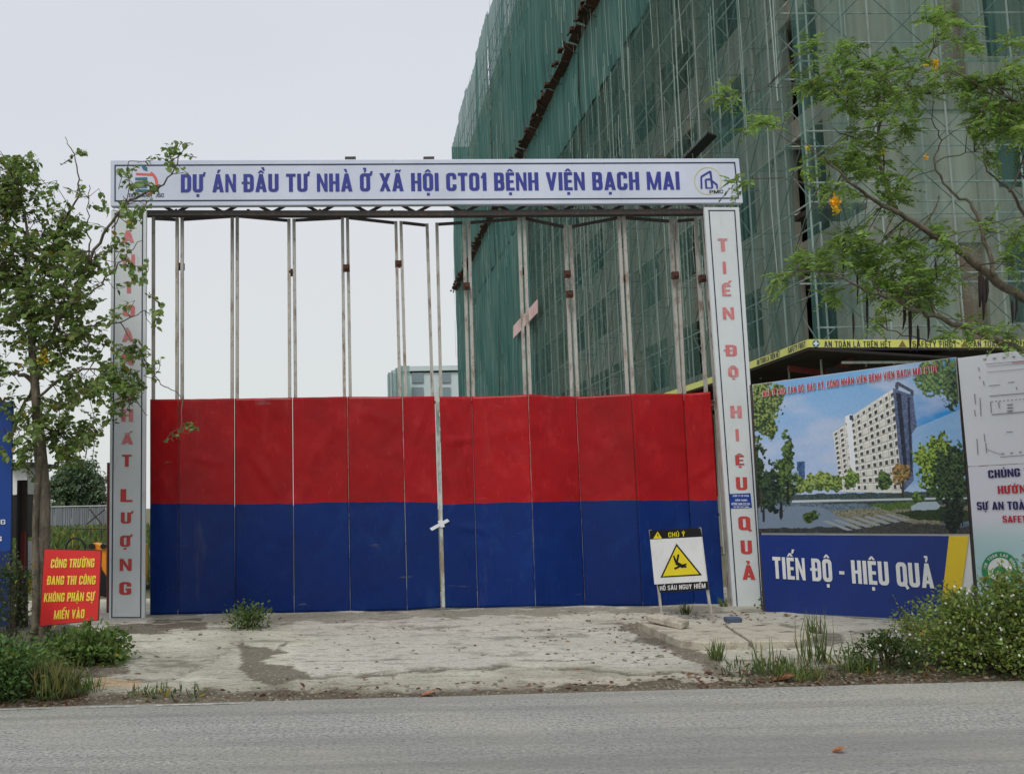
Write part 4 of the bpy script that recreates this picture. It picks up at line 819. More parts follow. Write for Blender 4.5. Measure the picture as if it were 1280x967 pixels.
for k, z in enumerate(ZF[1:]):
    mb = MB(); mb.box(A0 + 0.02, 15, A0 + 0.02, LY, z - 0.16, z, xf=bx); mb.build('floor_slab', mConc, bd)
    mb = MB(); mb.box(A0 - 0.05, A0 + 0.3, A0 + 0.0, LY, z - 0.62, z - 0.165, xf=bx); mb.build('edge_beam', mConc, bd)
    mb = MB(); mb.box(A0 + 0.31, 15, A0 - 0.05, A0 + 0.3, z - 0.62, z - 0.165, xf=bx); mb.build('edge_beam', mConc, bd)
mb = MB(); mb.box(A0 - 0.1, 15, A0 - 0.1, LY, 34.5 + 0.003, 35.4, xf=bx); mb.build('roof_parapet', mConc, bd)
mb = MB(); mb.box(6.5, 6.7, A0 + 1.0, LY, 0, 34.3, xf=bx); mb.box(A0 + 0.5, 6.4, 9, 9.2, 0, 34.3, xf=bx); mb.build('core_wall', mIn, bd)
SB = 4.3; nbay = int((LY - A0) / SB)
me_cache = {}
for i in range(nbay + 1):
    y = A0 - 0.12 + i * SB; mb = MB(); mb.box(A0 - 0.12, A0 + 0.38, y, y + 0.5, 0, 34.45, xf=bx); mb.build('column', mConc, bd)
for k in range(len(ZF) - 1):
    z = ZF[k]; zt = ZF[k + 1] - 0.625
    for i in range(nbay):
        y0 = A0 + 0.39 + i * SB; y1 = y0 + SB - 0.52; r = (i * 7 + k * 3) % 5
        mb = MB()
        if i == 0 and k: mb.box(A0 + 0.02, A0 + 0.2, y0 + 2.2, y1, z + 0.003, zt, xf=bx)
        elif k == 0:
            mb.box(A0 + 0.05, A0 + 0.2, y0, y1, z, z + 1.6, xf=bx)
        elif r in (0, 1, 3): 
            mb.box(A0 + 0.02, A0 + 0.2, y0, y1, z + 0.003, z + 1.05, xf=bx)
        elif r == 2:
            mb.box(A0 + 0.02, A0 + 0.2, y0, y0 + 0.9, z + 0.003, zt, xf=bx); mb.box(A0 + 0.02, A0 + 0.2, y0 + 0.903, y1, z + 0.003, z + 0.9, xf=bx)
        else:
            mb.box(A0 + 0.02, A0 + 0.2, y0, y0 + 0.5, z + 0.003, zt, xf=bx); mb.box(A0 + 0.02, A0 + 0.2, y1 - 0.5, y1, z + 0.003, zt, xf=bx); mb.box(A0 + 0.02, A0 + 0.2, y0 + 0.503, y1 - 0.503, z + 0.003, z + 0.9, xf=bx)
        mb.build('infill_wall', mSide if (i + k) % 4 else mConc, bd)
    # front bays
    for (x0, x1, t) in ((1.85, 4.15, 'full'), (4.15, 5.3, 'brick'), (5.3, 8.6, 'open'), (8.6, 9.9, 'full'), (9.9, 15, 'open')):
        mb = MB()
        if t == 'open': mb.box(x0 + 0.003, x1 - 0.003, A0 + 0.03, A0 + 0.2, z + 0.003, z + (0.75 if k else 1.5), xf=bx)
        else: mb.box(x0, x1 - 0.003, A0 + 0.02, A0 + 0.2, z + 0.003, zt, xf=bx)
        mb.build('infill_wall', {'full': mPlas, 'brick': mBrick if k % 2 else mPlas, 'open': mConc}[t], bd)
for x in (5.0, 8.6, 12.5):
    mb = MB(); mb.box(x - 0.2, x + 0.3, A0 - 0.08, A0 + 0.36, 0, 34.45, xf=bx); mb.build('column', mConc, bd)

# scaffolding
mGal = layered('galvanised_pipe', srgb(200, 212, 206), [(srgb(120, 128, 122), 3, (1, 1, 0.3), 0.45, 0.65, 0.7), (srgb(110, 84, 66), 5, (1, 1, 0.3), 0.6, 0.7, 0.7)], rough=0.5, spec=0.5)
sf = thing('scaffolding', bx((0, 0, 0)), 'steel pipe scaffolding standing between the green netting and the concrete block', 'scaffolding')
def unit_pipe(name, a, b, r=0.024, m=None):
    mb = MB(); mb.tube([a, b], r, 5); o = mb.build(name, m or mGal, sf); return o
def clone(o, loc_world):
    c = o.copy(); COL.objects.link(c); c.parent = o.parent; c.location = Vector(loc_world) - Vector(o.parent.location); return c
ST = 1.64; nS = int(LY / ST); proto = None
def at_pipe(name, vec, p, store={}):
    key = (name, tuple(round(v, 3) for v in vec))
    if key not in store:
        o = unit_pipe(name, (sf.location.x, sf.location.y, 0), (sf.location.x + vec[0], sf.location.y + vec[1], vec[2])); store[key] = o; first = True
        o.location = Vector(p) - Vector(sf.location); return o
    o = store[key]; c = o.copy(); COL.objects.link(c); c.parent = sf; c.location = Vector(p) - Vector(sf.location); return c
mBr = mat('dull_pipe', srgb(112, 126, 120), rough=0.6)
def at_brace(name, vec, p, store={}):
    key = tuple(round(v, 3) for v in vec)
    if key not in store: store[key] = unit_pipe(name, (sf.location.x, sf.location.y, 0), (sf.location.x + vec[0], sf.location.y + vec[1], vec[2]), 0.015, mBr); c = store[key]
    else: c = store[key].copy(); COL.objects.link(c); c.parent = sf
    c.location = Vector(p) - Vector(sf.location); return c
for i in range(nS + 1):
    for x in (0.0, 1.0): at_pipe('pole', (0.0 if i < 30 else 0.0, 0, 35.4), bx((x, i * ST + random.uniform(-.03, .03), 0)))
for i in range(1, 7):
    for y in (0.0, 1.0): at_pipe('pole', (0, 0, 35.4), bx((i * ST, y, 0)))
dv = np.array(bx((0, 1, 0))) - np.array(bx((0, 0, 0))); fv = np.array(bx((1, 0, 0))) - np.array(bx((0, 0, 0)))
nlev = int((35 - 4.8) / 1.65) + 1
for l_ in range(nlev):
    z = 4.8 + 1.65 * l_
    for x in (0.05, 1.05): at_pipe('ledger', tuple(dv * LY), bx((x, 0, z)))
    for y in (0.05, 1.05): at_pipe('ledger', tuple(fv * 12), bx((0, y, z)))
    if l_ % 2 == 0: at_pipe('guard_rail', tuple(fv * 12), bx((0, 0.05, z + 0.45)))
cnt = 0; far = MB()
for l_ in range(nlev - 1):
    z = 4.85 + 1.65 * l_
    for i in range(nS):
        near = i < 14 and l_ < 9
        for s_ in (0, 1):
            a = bx((0.03, (i + s_) * ST, z)); v = dv * ST * (1 - 2 * s_) + np.array([0, 0, 1.6])
            if near and cnt < 250: at_brace('cross_brace', tuple(v), a); cnt += 1
            elif i < 30: far.tube([a, tuple(np.array(a) + v)], 0.012, 3, caps=False)
    for i in range(7):
        for s_ in (0, 1):
            a = bx(((i + s_) * ST, 0.03, z)); v = fv * ST * (1 - 2 * s_) + np.array([0, 0, 1.6])
            far.tube([a, tuple(np.array(a) + v)], 0.014, 4, caps=False)
    for i in range(nS): far.tube([bx((0, i * ST, z + 0.1)), bx((1.0, i * ST, z + 0.1))], 0.02, 3, caps=False)
far.build('brace_field', mBr, sf, kind='stuff')
# working decks under the net
mPlank = layered('weathered_plank', srgb(72, 54, 46), [(srgb(44, 34, 30), 3, (1, 1, 1), 0.4, 0.6, 0.8), (srgb(120, 112, 104), 6, (1, 1, 1), 0.6, 0.7, 0.7)], rough=0.9)
cp = thing('catch_platform', bx((-1, 30, 21.1)), 'dark rusty catch platform running along the dense green net high on the building', 'platform')
for i in range(nS):
    y = i * ST + 0.05; z = 21.05 + random.uniform(-.05, .05); mb = MB()
    P = [bx((-0.72 + random.uniform(-.08, .08), y, z + 0.12)), bx((-0.72, y + ST - 0.1, z + 0.12 + random.uniform(-.06, .1))), bx((-0.3, y + ST - 0.1, z)), bx((-0.3, y, z))]
    mb.slab(P, (0, 0, 0.05)); mb.build('board', mPlank if i % 3 else mRust, cp)
    if i < 30 and i % 2 == 0: mb = MB(); mb.tube([bx((-0.9, y, z - 0.1)), bx((-0.9, y + 0.3, z + 0.75))], 0.022, 4); mb.tube([bx((-0.88, y, z + 0.1)), bx((-0.3, y, z - 0.4))], 0.02, 4); mb.build('bracket', mDark, cp)
mb = MB()
for i in range(220):
    y = random.uniform(0, LY); c = np.array(bx((random.uniform(-0.9, -0.35), y, 21.2))); s = random.uniform(0.03, 0.12)
    mb.box(c[0] - s, c[0] + s, c[1] - s * 2, c[1] + s * 2, c[2], c[2] + s * random.uniform(0.4, 1.6))
mb.build('fallen_rubble', mRust, cp, kind='stuff')
cp2 = thing('narrow_platform', bx((-0.5, 5, 11.4)), 'short black platform edge on the net above the right end of the header', 'platform')
for i in range(2):
    mb = MB(); y = 4.3 + i * ST; mb.slab([bx((-0.62, y, 11.3)), bx((-0.62, y + ST - 0.06, 11.3)), bx((-0.36, y + ST - 0.06, 11.2)), bx((-0.36, y, 11.2))], (0, 0, 0.05)); mb.build('board', mBk, cp2)
cp3 = thing('front_platform', bx((1, -0.2, 8.1)), 'short dark plank deck at the near corner of the scaffold behind the yellow blossom', 'platform')
mb = MB(); mb.box(0.06, 1.25, -0.1, 0.95, 7.90, 8.02, xf=bx); mb.build('deck', mPlank, cp3)
# nets
NUP = netmat('dense_green_net', srgb(68, 112, 110), 0.85, 0.11, srgb(116, 158, 150)); NLO = netmat('thin_green_net', srgb(64, 100, 96), 0.46, 0.19, srgb(116, 152, 144))
def net_panel(parent, m, axis, a0, a1, z0, z1, off, seed, nu=44, nz=14, amp=0.10):
    V = []; 
    for j in range(nz + 1):
        for i in range(nu + 1):
            a = a0 + (a1 - a0) * i / nu; z = z0 + (z1 - z0) * j / nz
            d = off - amp * (fbm([a], [z * 0.08], 0.5, seed, 3)[0] - 0.5) * 2 - 0.12 * math.sin(math.pi * j / nz) * fbm([a * .3], [z * .3], 1.5, seed + 5, 2)[0]
            V.append(bx((d, a, z)) if axis == 'y' else bx((a, d, z)))
    i = np.arange((nu + 1) * (nz + 1)).reshape(nz + 1, nu + 1); Fq = np.stack([i[:-1, :-1], i[:-1, 1:], i[1:, 1:], i[1:, :-1]], -1).reshape(-1, 4)
    return raw_mesh('net_panel', V, Fq, m, parent, smooth=True)
un = thing('upper_safety_net', bx((-0.3, 30, 18)), 'dense teal safety net wrapped round the upper storeys of the block', 'safety net')
ln_ = thing('lower_safety_net', bx((-0.3, 20, 5)), 'thin see-through green safety net hung over the lower storeys and near corner', 'safety net')
W5 = ST * 4
for i in range(11):
    y0 = i * W5 - (0.0 if i == 0 else 0.1); y1 = min((i + 1) * W5, LY + 0.3)
    o1 = -0.28 - 0.05 * (i % 2)
    net_panel(un, NUP, 'y', y0, y1, 17.7, 21.1, o1, i); net_panel(un, NUP, 'y', y0, y1, 21.15, 28.5, o1 - 0.03, i + 20); net_panel(un, NUP, 'y', y0, y1, 28.4, 35.6 + 0.3 * (i % 2), o1, i + 40)
    net_panel(ln_, NLO if i < 5 else NUP, 'y', y0, y1, 4.9, 11.3, o1, i + 60); net_panel(ln_, NLO if i < 5 else NUP, 'y', y0, y1, 11.2, 17.8, o1 + 0.02, i + 80)
for i in range(2):
    for (z0, z1, m_, p_) in ((4.9, 11.3, NLO, ln_), (11.2, 17.8, NLO, ln_), (17.7, 35.6, NUP, un)): net_panel(p_, m_, 'x', -0.28 + i * 6, 5.8 + i * 6, z0, z1, -0.3 - 0.05 * i, i + 100)
# far end net
net_panel(un, NUP, 'x', -0.3, 8, 0, 35.6, LY + 0.35, 150)
# light threads and ropes hanging on the net
mRope = mat('pale_cord', srgb(176, 196, 188), rough=0.7, amt=0.4); mb = MB()
for i in range(240):
    y = random.uniform(0, LY) if i > 90 else random.uniform(0, 25); z = random.uniform(5, 34); hgt = random.uniform(0.8, 6); x = -0.46 - random.random() * 0.06
    mb.tube([bx((x, y, z)), bx((x - 0.02, y + random.uniform(-.08, .08), z + hgt * 0.5)), bx((x, y + random.uniform(-.05, .05), min(z + hgt, 35.4)))], random.uniform(0.006, 0.016), 3, caps=False)
mb.build('hanging_cords', mRope, un, kind='stuff')
# banner on the net
sb = MB(); q = [inv(x, y, -0.62) for x, y in [(641.4, 407.6), (671.6, 374), (671.6, 390.8), (641.4, 423)]]; sb.slab(q, (0.03, 0, 0)); mBan = layered('faded_banner', srgb(216, 184, 180), [(srgb(196, 120, 108), 1.6, (1, 1, 1), 0.5, 0.62, 0.7)], rough=0.6)
tag(sb.build('net_banner', mBan), 'small faded pink banner hung slantwise on the dense green net', 'banner')

# entrance canopy with the yellow safety band
cn = thing('safety_canopy', bx((-0.5, 4, 4.8)), 'dark protective canopy edged with a yellow safety band above the hoarding', 'canopy')
mYB = layered('band_yellow', srgb(204, 206, 104), [(srgb(168, 170, 98), 1.3, (1, 1, 1), 0.45, 0.7, 0.6)], rough=0.5); mDk = mat('canopy_dark', srgb(46, 42, 40), rough=0.9, amt=0.5)
mRb = layered('red_oxide', srgb(116, 48, 42), [(srgb(84, 48, 42), 5, (1, 1, 1), 0.5, 0.65, 0.7)], rough=0.7)
ZB = 4.72
pts = [on_z(1440, 430, ZB), on_z(1010.5, 429, ZB), on_z(938, 456.5, ZB), on_z(894, 473.5, ZB), on_z(830, 495, ZB)]
e = pts[-1] + (pts[-1] - pts[-2]) / np.linalg.norm(pts[-1] - pts[-2]) * 40; e[2] = ZB; pts.append(e)
for a, b in zip(pts[:-1], pts[1:]):
    d = (b - a) / np.linalg.norm(b - a); mb = MB(); mb.bar(a + d * 0.01, b - d * 0.01, 0.03, 0.165, up=(0, 0, 1)); mb.build('yellow_band', mYB, cn)
Cn = pts[1]; FB = Board(Cn, pts[0] - Cn); GB_ = Board(pts[1], pts[2] - pts[1])
if GB_.n[0] > 0: GB_.n = -GB_.n       # the sloping stretch is seen from its left
mInk = mat('band_ink', srgb(40, 44, 70), rough=0.6, amt=0.3)
for B_, s_, x0, x1, f in ((FB, 'AN TOÀN LÀ TRÊN HẾT', 1030.5, 1114, None), (FB, 'SAFETY FIRST', 1141, 1196, None), (FB, 'AN TOÀN LÀ TRÊN HẾT', 1217, 1300, None), (FB, 'SAFETY FIRST', 1328, 1384, None)):
    B_.text(s_, (x0, 433.5), (x1, 433.7), 7.4, mInk, cn, bold=.02, spacing=1.6, lift=0.02)
slp = (456.5 - 429) / (938 - 1010.5)
for s_, x0, x1 in (('AN TOÀN LÀ TRÊN HẾT', 946, 975), ('SAFETY FIRST', 985, 1007)):
    GB_.text(s_, (x0, 432 + (x0 - 1010.5) * slp), (x1, 432 + (x1 - 1010.5) * slp), 6.8, mInk, cn, bold=0.02, lift=0.02)
mb = MB(); arc(FB, mb, (1020, 429.3), 0, 4.6, 0, 360, 16, 0.018); mb.build('round_badge', mTeal, cn); mb = MB(); FB.quad(mb, [(1019, 426), (1021, 426), (1021, 432.5), (1019, 432.5)], 0.001, 0.021); FB.quad(mb, [(1016.8, 428.3), (1023.2, 428.3), (1023.2, 430.3), (1016.8, 430.3)], 0.001, 0.024); mb.build('badge_cross', mWhiteB, cn)
for x in (1128, 1206, 1313):
    mb = MB(); FB.quad(mb, [(x - 5, 433.5), (x, 425), (x + 5, 433.5)], 0.001, 0.018); mb.build('warning_triangle', mat('band_brown', srgb(120, 100, 50), rough=0.6), cn)
for k, (a, b) in enumerate(zip(pts[:-1], pts[1:])):     # roof sheets between band and building
    inn = lambda p: np.array([p[0] + 3.2, p[1] + 0.3, ZB - 0.35]) if k else np.array([p[0], 23.6, ZB - 0.35])
    mb = MB(); ia = inn(a) if k else np.array([a[0], 23.6, ZB - 0.3]); ib = inn(b) if k else np.array([b[0] + 2.2, 23.6, ZB - 0.3])
    mb.slab([a - [0, 0, 0.14], b - [0, 0, 0.14], ib, ia], (0, 0, 0.05)); mb.build('roof_sheet', mDk, cn)
for i in range(26):
    x, y = (-0.35, i * 2.2 + 0.4) ; mb = MB(); mb.bar(bx((x - 0.2, y, ZB - 0.32)), bx((1.4, y, ZB - 0.62)), 0.08, 0.12, up=(0, 0, 1)); mb.build('joist', mRb if i % 3 == 0 else mDk, cn)
for i in range(6):
    x = 0.4 + i * 2.0; mb = MB(); mb.bar(bx((x, -0.6, ZB - 0.3)), bx((x, 1.4, ZB - 0.6)), 0.08, 0.12, up=(0, 0, 1)); mb.build('joist', mRb if i % 3 == 0 else mDk, cn)
mb = MB(); mb.bar(bx((-0.5, 0.6, ZB - 0.62)), bx((-0.5, 30, ZB - 0.62)), 0.12, 0.16, up=(0, 0, 1)); mb.build('edge_beam', mRb, cn)
mb = MB(); mb.bar(bx((-0.1, -0.5, ZB - 0.5)), bx((9, -0.5, ZB - 0.5)), 0.10, 0.12, up=(0, 0, 1)); mb.build('edge_beam', mDk, cn)
mb = MB(); mb.tube([bx((0.1, -0.75, ZB - 0.36)), bx((4, -0.75, ZB - 0.40))], 0.03, 6); mb.build('pipe', mGal, cn)
for i in range(5):
    mb = MB(); mb.bar(bx((-0.3, i * 6 + 0.2, 0)), bx((-0.3, i * 6 + 0.2, ZB - 0.7)), 0.12); mb.build('support_post', mRb, cn)
for i in range(1, 4):
    mb = MB(); mb.bar(bx((i * 3.2, -0.4, 0)), bx((i * 3.2, -0.4, ZB - 0.6)), 0.12); mb.build('support_post', mRb, cn)

# ================================================================== FAR SURROUNDINGS
mFarW = layered('hazed_far_wall', srgb(196, 208, 210), [(srgb(182, 200, 202), 0.2, (1, 1, 1), 0.4, 0.6, 0.6)], rough=0.9); mFarN = netmat('hazed_far_net', srgb(118, 158, 152), 0.72, 0.12, srgb(150, 184, 178)); mFarG = mat('hazed_far_opening', srgb(132, 148, 154), rough=0.7)  # pale tones hold the distance haze; no air is modelled
YF = 210
fb = thing('distant_block', on_y(535, 640, YF) * [1, 1, 0], 'distant unfinished block wrapped in green net, haze put into its pale colours, seen through the gate', 'building')
def fbox(name, x0, x1, yt, yb, Y0, dp, m):
    a, b = on_y(x0, yb, Y0), on_y(x1, yt, Y0); mb = MB(); mb.box(a[0], b[0], Y0, Y0 + dp, max(a[2], 0) if yb < 900 else 0, b[2]); return mb.build(name, m, fb)
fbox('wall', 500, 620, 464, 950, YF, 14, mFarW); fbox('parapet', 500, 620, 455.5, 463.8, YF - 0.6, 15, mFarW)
for xa in (515, 549, 583):
    for k in range(5): fbox('window', xa, xa + 14, 465.5 + 18 * k, 478 + 18 * k, YF - 0.35, 0.3, mFarG)
mb = MB(); a = on_y(484, 468, YF - 3); b = on_y(500, 457, YF - 3); c = on_y(579, 463, YF - 3)
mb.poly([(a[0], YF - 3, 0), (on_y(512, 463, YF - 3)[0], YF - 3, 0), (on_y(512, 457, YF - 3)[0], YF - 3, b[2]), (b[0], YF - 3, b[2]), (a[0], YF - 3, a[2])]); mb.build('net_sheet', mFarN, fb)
for x in (486, 490, 495, 500, 505):
    p = on_y(x, 458 + max(0, 498 - x) * 0.6, YF - 3.4); mb = MB(); mb.tube([(p[0], p[1], 0), tuple(p)], 0.12, 4); mb.build('scaffold_pole', mFarG, fb)

# grey sheet fence far left, its sheets one by one
mCor = layered('fence_sheet', srgb(128, 134, 140), [(srgb(108, 114, 122), 0.8, (1, 1, 0.3), 0.4, 0.6, 0.6)], rough=0.6)
YS = 88; ff = thing('sheet_fence', (on_y(60, 650, YS)[0], YS, 0), 'grey metal sheet fence across the waste ground at far left', 'fence')
xl = on_y(-60, 640, YS)[0]; xr = on_y(175, 640, YS)[0]; n_ = 22
for i in range(n_):
    a = xl + (xr - xl) * i / n_; b = xl + (xr - xl) * (i + 1) / n_ - 0.05; mb = MB(); z1 = on_y(80, 633.5, YS)[2] + random.uniform(-.05, .06); mb.box(a, b, YS, YS + 0.06, -0.05, z1)
    for r_ in (0.25, 0.5, 0.75): x = a + (b - a) * r_; mb.box(x - 0.04, x + 0.04, YS - 0.05, YS - 0.001, -0.05, z1)
    mb.build('fence_sheet', mCor, ff)
mb = MB(); mb.bar((xl, YS - 0.07, z1 + 0.03), (xr, YS - 0.07, z1 + 0.03), 0.06, 0.08); mb.build('top_rail', mWhiteB, ff)
# gate guard hut, pipes, digger, poles
gh = thing('guard_hut', on_y(28, 655, 34) * [1, 1, 0], 'small white walled hut with dark roof half hidden behind the street tree', 'hut')
def hb_(name, x0, x1, yt, yb, Y0, dp, m, par):
    a, b = on_y(x0, yb, Y0), on_y(x1, yt, Y0); mb = MB(); mb.box(a[0], b[0], Y0, Y0 + dp, a[2], b[2]); return mb.build(name, m, par)
hb_('wall', 12, 34, 583, 618, 34, 2.2, mWhiteB, gh); hb_('roof', 8, 38, 577, 582.8, 33.6, 3.0, mDark, gh); hb_('lower_wall', 13, 33, 618.2, 672, 34.05, 2.0, mBk, gh)
pp_ = thing('pipe_stack', on_y(112, 662, 40) * [1, 1, 0], 'loose steel pipes on trestles behind the left sign column', 'pipes')
for (a, b) in (((86, 660), (150, 660.5)), ((108, 655), (131, 636)), ((112, 636), (128, 656)), ((113, 660), (113, 672)), ((126, 660), (127, 672))):
    mb = MB(); mb.tube([on_y(*a, 40), on_y(*b, 40)], 0.03, 6); mb.build('pipe', mDark, pp_)
mOr = layered('digger_orange', srgb(226, 142, 30), [(srgb(190, 112, 28), 3, (1, 1, 1), 0.5, 0.7, 0.6)], rough=0.45)
dg_ = thing('excavator', on_y(124, 735, 19) * [1, 1, 0], 'orange excavator arm showing between the red notice and the left column', 'excavator')
def oq(name, pts, Y0, dp, m, par):
    mb = MB(); mb.slab([on_y(x, y, Y0) for x, y in pts], (0, dp, 0)); return mb.build(name, m, par, bevel=0.01)
oq('arm', [(112, 680), (118, 678), (131, 683), (133, 690), (133, 722), (128, 716), (126, 700), (120, 692)], 19, 0.3, mOr, dg_); oq('bucket', [(124, 708), (134, 722), (134, 750), (123, 738)], 18.95, 0.45, mBk, dg_)
oq('cab', [(133, 684), (160, 683), (160, 736), (133, 736)], 19.5, 1.6, mOr, dg_); oq('track', [(124, 740), (162, 738), (162, 758), (124, 760)], 19.2, 2.0, mBk, dg_)
mb = MB(); c0 = on_y(114.5, 682.5, 18.95); mb.tube([c0, c0 + [0, 0.4, 0]], 0.055, 10); mb.build('pivot_pin', mBk, dg_)
mb = MB(); c0 = on_y(128.5, 682.5, 18.95); mb.tube([c0, c0 + [0, 0.4, 0]], 0.05, 10); mb.build('pivot_pin', mBk, dg_)
mb = MB(); mb.tube([on_y(94.5 + 12 * math.cos(t), 686 - 14 * math.sin(t), 12.6) for t in np.linspace(-0.3, math.pi + 0.3, 18)], 0.012, 6)
tag(mb.build('hose_loop', mBk, smooth=True), 'black hose bent in a loop above the red notice board', 'hose')
mb = MB(); p = on_z(136, 775, 0.03); mb.tube([on_y(136.2, 578, 15.2), on_y(135.5, 770, 15.2)], 0.03, 8); tag(mb.build('red_post', mat('red_post_paint', srgb(112, 40, 40), rough=0.6, col2=srgb(80, 50, 44))), 'thin dull red steel post against the left edge of the left sign column', 'post')
mb = MB(); mb.tube([on_y(28, 600, 13.6), on_y(27, 790, 13.6)], [0.07, 0.085], 10); 
dp_ = mb.build('timber_post', layered('dark_timber', srgb(62, 52, 46), [(srgb(40, 36, 34), 6, (1, 1, .3), .4, .6, .7)], rough=.9)); tag(dp_, 'dark round timber post between the blue board and the tree', 'post')
mb = MB(); a, b = on_y(30, 712, 13.9), on_y(40.5, 676, 13.9); mb.box(a[0], b[0], 13.9, 13.93, a[2], b[2]); tag(mb.build('white_board', mWhiteB), 'small plain white board behind the tree trunk', 'board')
mb = MB(); a, b = on_y(24.5, 722, 13.45), on_y(31, 664, 13.45); mb.box(a[0], b[0], 13.45, 13.5, a[2], b[2]); tag(mb.build('red_plate', mRb), 'narrow red plate fixed low on the dark timber post', 'plate')

# ================================================================== VEGETATION
mLeaf = leafmat('leaf'); mBark = layered('bark', srgb(112, 104, 90), [(srgb(70, 62, 54), 9, (1, 1, 0.3), 0.42, 0.6, 0.85), (srgb(156, 150, 134), 14, (1, 1, 0.6), 0.58, 0.7, 0.6), (srgb(88, 98, 66), 3, (1, 1, 0.5), 0.55, 0.7, 0.4)], rough=0.95, bump=1.0, bscale=26, bstretch=(1, 1, 0.35))
mTwig = mat('twig', srgb(86, 76, 64), rough=0.9)
class Leaves:
    def __init__(s): s.P = []; s.D = []; s.N = []; s.l = []; s.w = []; s.c = []
    def add(s, P, D, N, l, w, c): s.P.append(P); s.D.append(D); s.N.append(N); s.l.append(np.broadcast_to(l, len(P))); s.w.append(np.broadcast_to(w, len(P))); s.c.append(c)
    def build(s, name, parent, fold=0.22, curl=0.15, m=None):
        V, Fc, Cc = leaf_arrays(np.concatenate(s.P), np.concatenate(s.D), np.concatenate(s.N), np.concatenate(s.l), np.concatenate(s.w), np.concatenate(s.c), fold, curl)
        return raw_mesh(name, V, Fc, m or mLeaf, parent, cols=Cc)
def curve3(pts, n=5):
    """smooth path through points"""
    P = [np.array(p, float) for p in pts]; o = []
    for i in range(len(P) - 1):
        p0, p1, p2, p3 = P[max(i - 1, 0)], P[i], P[i + 1], P[min(i + 2, len(P) - 1)]
        for k in range(n):
            t = k / n; o.append(0.5 * ((2 * p1) + (p2 - p0) * t + (2 * p0 - 5 * p1 + 4 * p2 - p3) * t * t + (3 * p1 - p0 - 3 * p2 + p3) * t ** 3))
    o.append(P[-1]); return o
def limb_path(pix, Y0, dY, n=5):
    m = len(pix); return curve3([on_y(x, y, Y0 + dY * i / max(m - 1, 1)) for i, (x, y) in enumerate(pix)], n)

# ---- street tree at left
YT = 12.9
t1 = thing('street_tree', on_z(50, 786, 0.0), 'leafy street tree with round green leaves growing at left and overhanging the left sign column', 'tree')
tb = np.array(on_y(50, 786, YT)); 
mb = MB(); tp_ = [on_y(x, y, YT) for x, y in [(54, 800), (51, 740), (53, 680), (54, 620), (50, 560), (46, 510), (42, 460), (38, 410), (34, 360), (36, 310), (30, 260)]]
tp_[0][2] = -0.1; pth = curve3(tp_, 6); rr = np.interp(np.linspace(0, 1, len(pth)), [0, .05, .3, .5, .7, 1], [0.15, 0.125, 0.105, 0.075, 0.05, 0.015])
rr = rr * (1 + 0.12 * (fbm(np.arange(len(pth)) * 1.0, np.zeros(len(pth)), 3, 3, 2) - 0.5)); mb.tube(pth, list(rr * 0.86), 12); mb.build('trunk', mBark, t1, smooth=True)
mb = MB(); mb.tube(curve3([on_y(x, y, YT - 0.1) for x, y in [(44, 792), (45, 720), (44, 660), (47, 600), (50, 570)]]), [0.05] * 8 + [0.04] * 13, 8); mb.build('side_stem', mBark, t1, smooth=True)
BR = [([(44, 480), (30, 468), (8, 464), (-20, 455)], 0.04, -0.3), ([(46, 475), (60, 430), (85, 380), (110, 330), (135, 285), (165, 250), (200, 235), (222, 205), (230, 180)], 0.032, -1.3), ([(42, 440), (75, 424), (110, 408), (150, 402), (182, 388)], 0.022, -1.2),
      ([(38, 400), (25, 350), (12, 300), (8, 250), (20, 200)], 0.03, 0.4), ([(36, 360), (60, 320), (78, 280), (98, 240), (94, 200), (82, 172)], 0.022, -0.4), ([(46, 500), (80, 470), (120, 462), (160, 490), (186, 520)], 0.02, -1.3), ([(44, 480), (20, 520), (-10, 545)], 0.025, 0.5),
      ([(85, 380), (120, 360), (150, 330), (175, 300)], 0.014, -0.9), ([(48, 530), (80, 545), (110, 560)], 0.018, 0.7), ([(110, 330), (112, 300), (110, 270), (112, 230)], 0.012, -0.5), ([(150, 402), (185, 452), (200, 480), (225, 495), (228, 540)], 0.008, -0.5), ([(34, 340), (0, 320), (-30, 300)], 0.02, -0.3), ([(140, 285), (160, 240), (158, 200)], 0.008, -0.7)]
nodes = []
for pix, r0, dY in BR:
    st = YT + (-0.8 if pix[0] == (85, 380) or pix[0] == (110, 330) or pix[0] == (150, 402) or pix[0] == (140, 285) else 0)
    p_ = limb_path(pix, st, dY); p_ = [q + RNG.normal(0, 0.012, 3) * (i > 0) for i, q in enumerate(p_)]
    mb = MB(); mb.tube(p_, list(np.linspace(r0, 0.004, len(p_))), 7); mb.build('branch', mBark, t1, smooth=True); nodes += p_[3:]
nodes += pth[30:]; nodes = np.array(nodes)
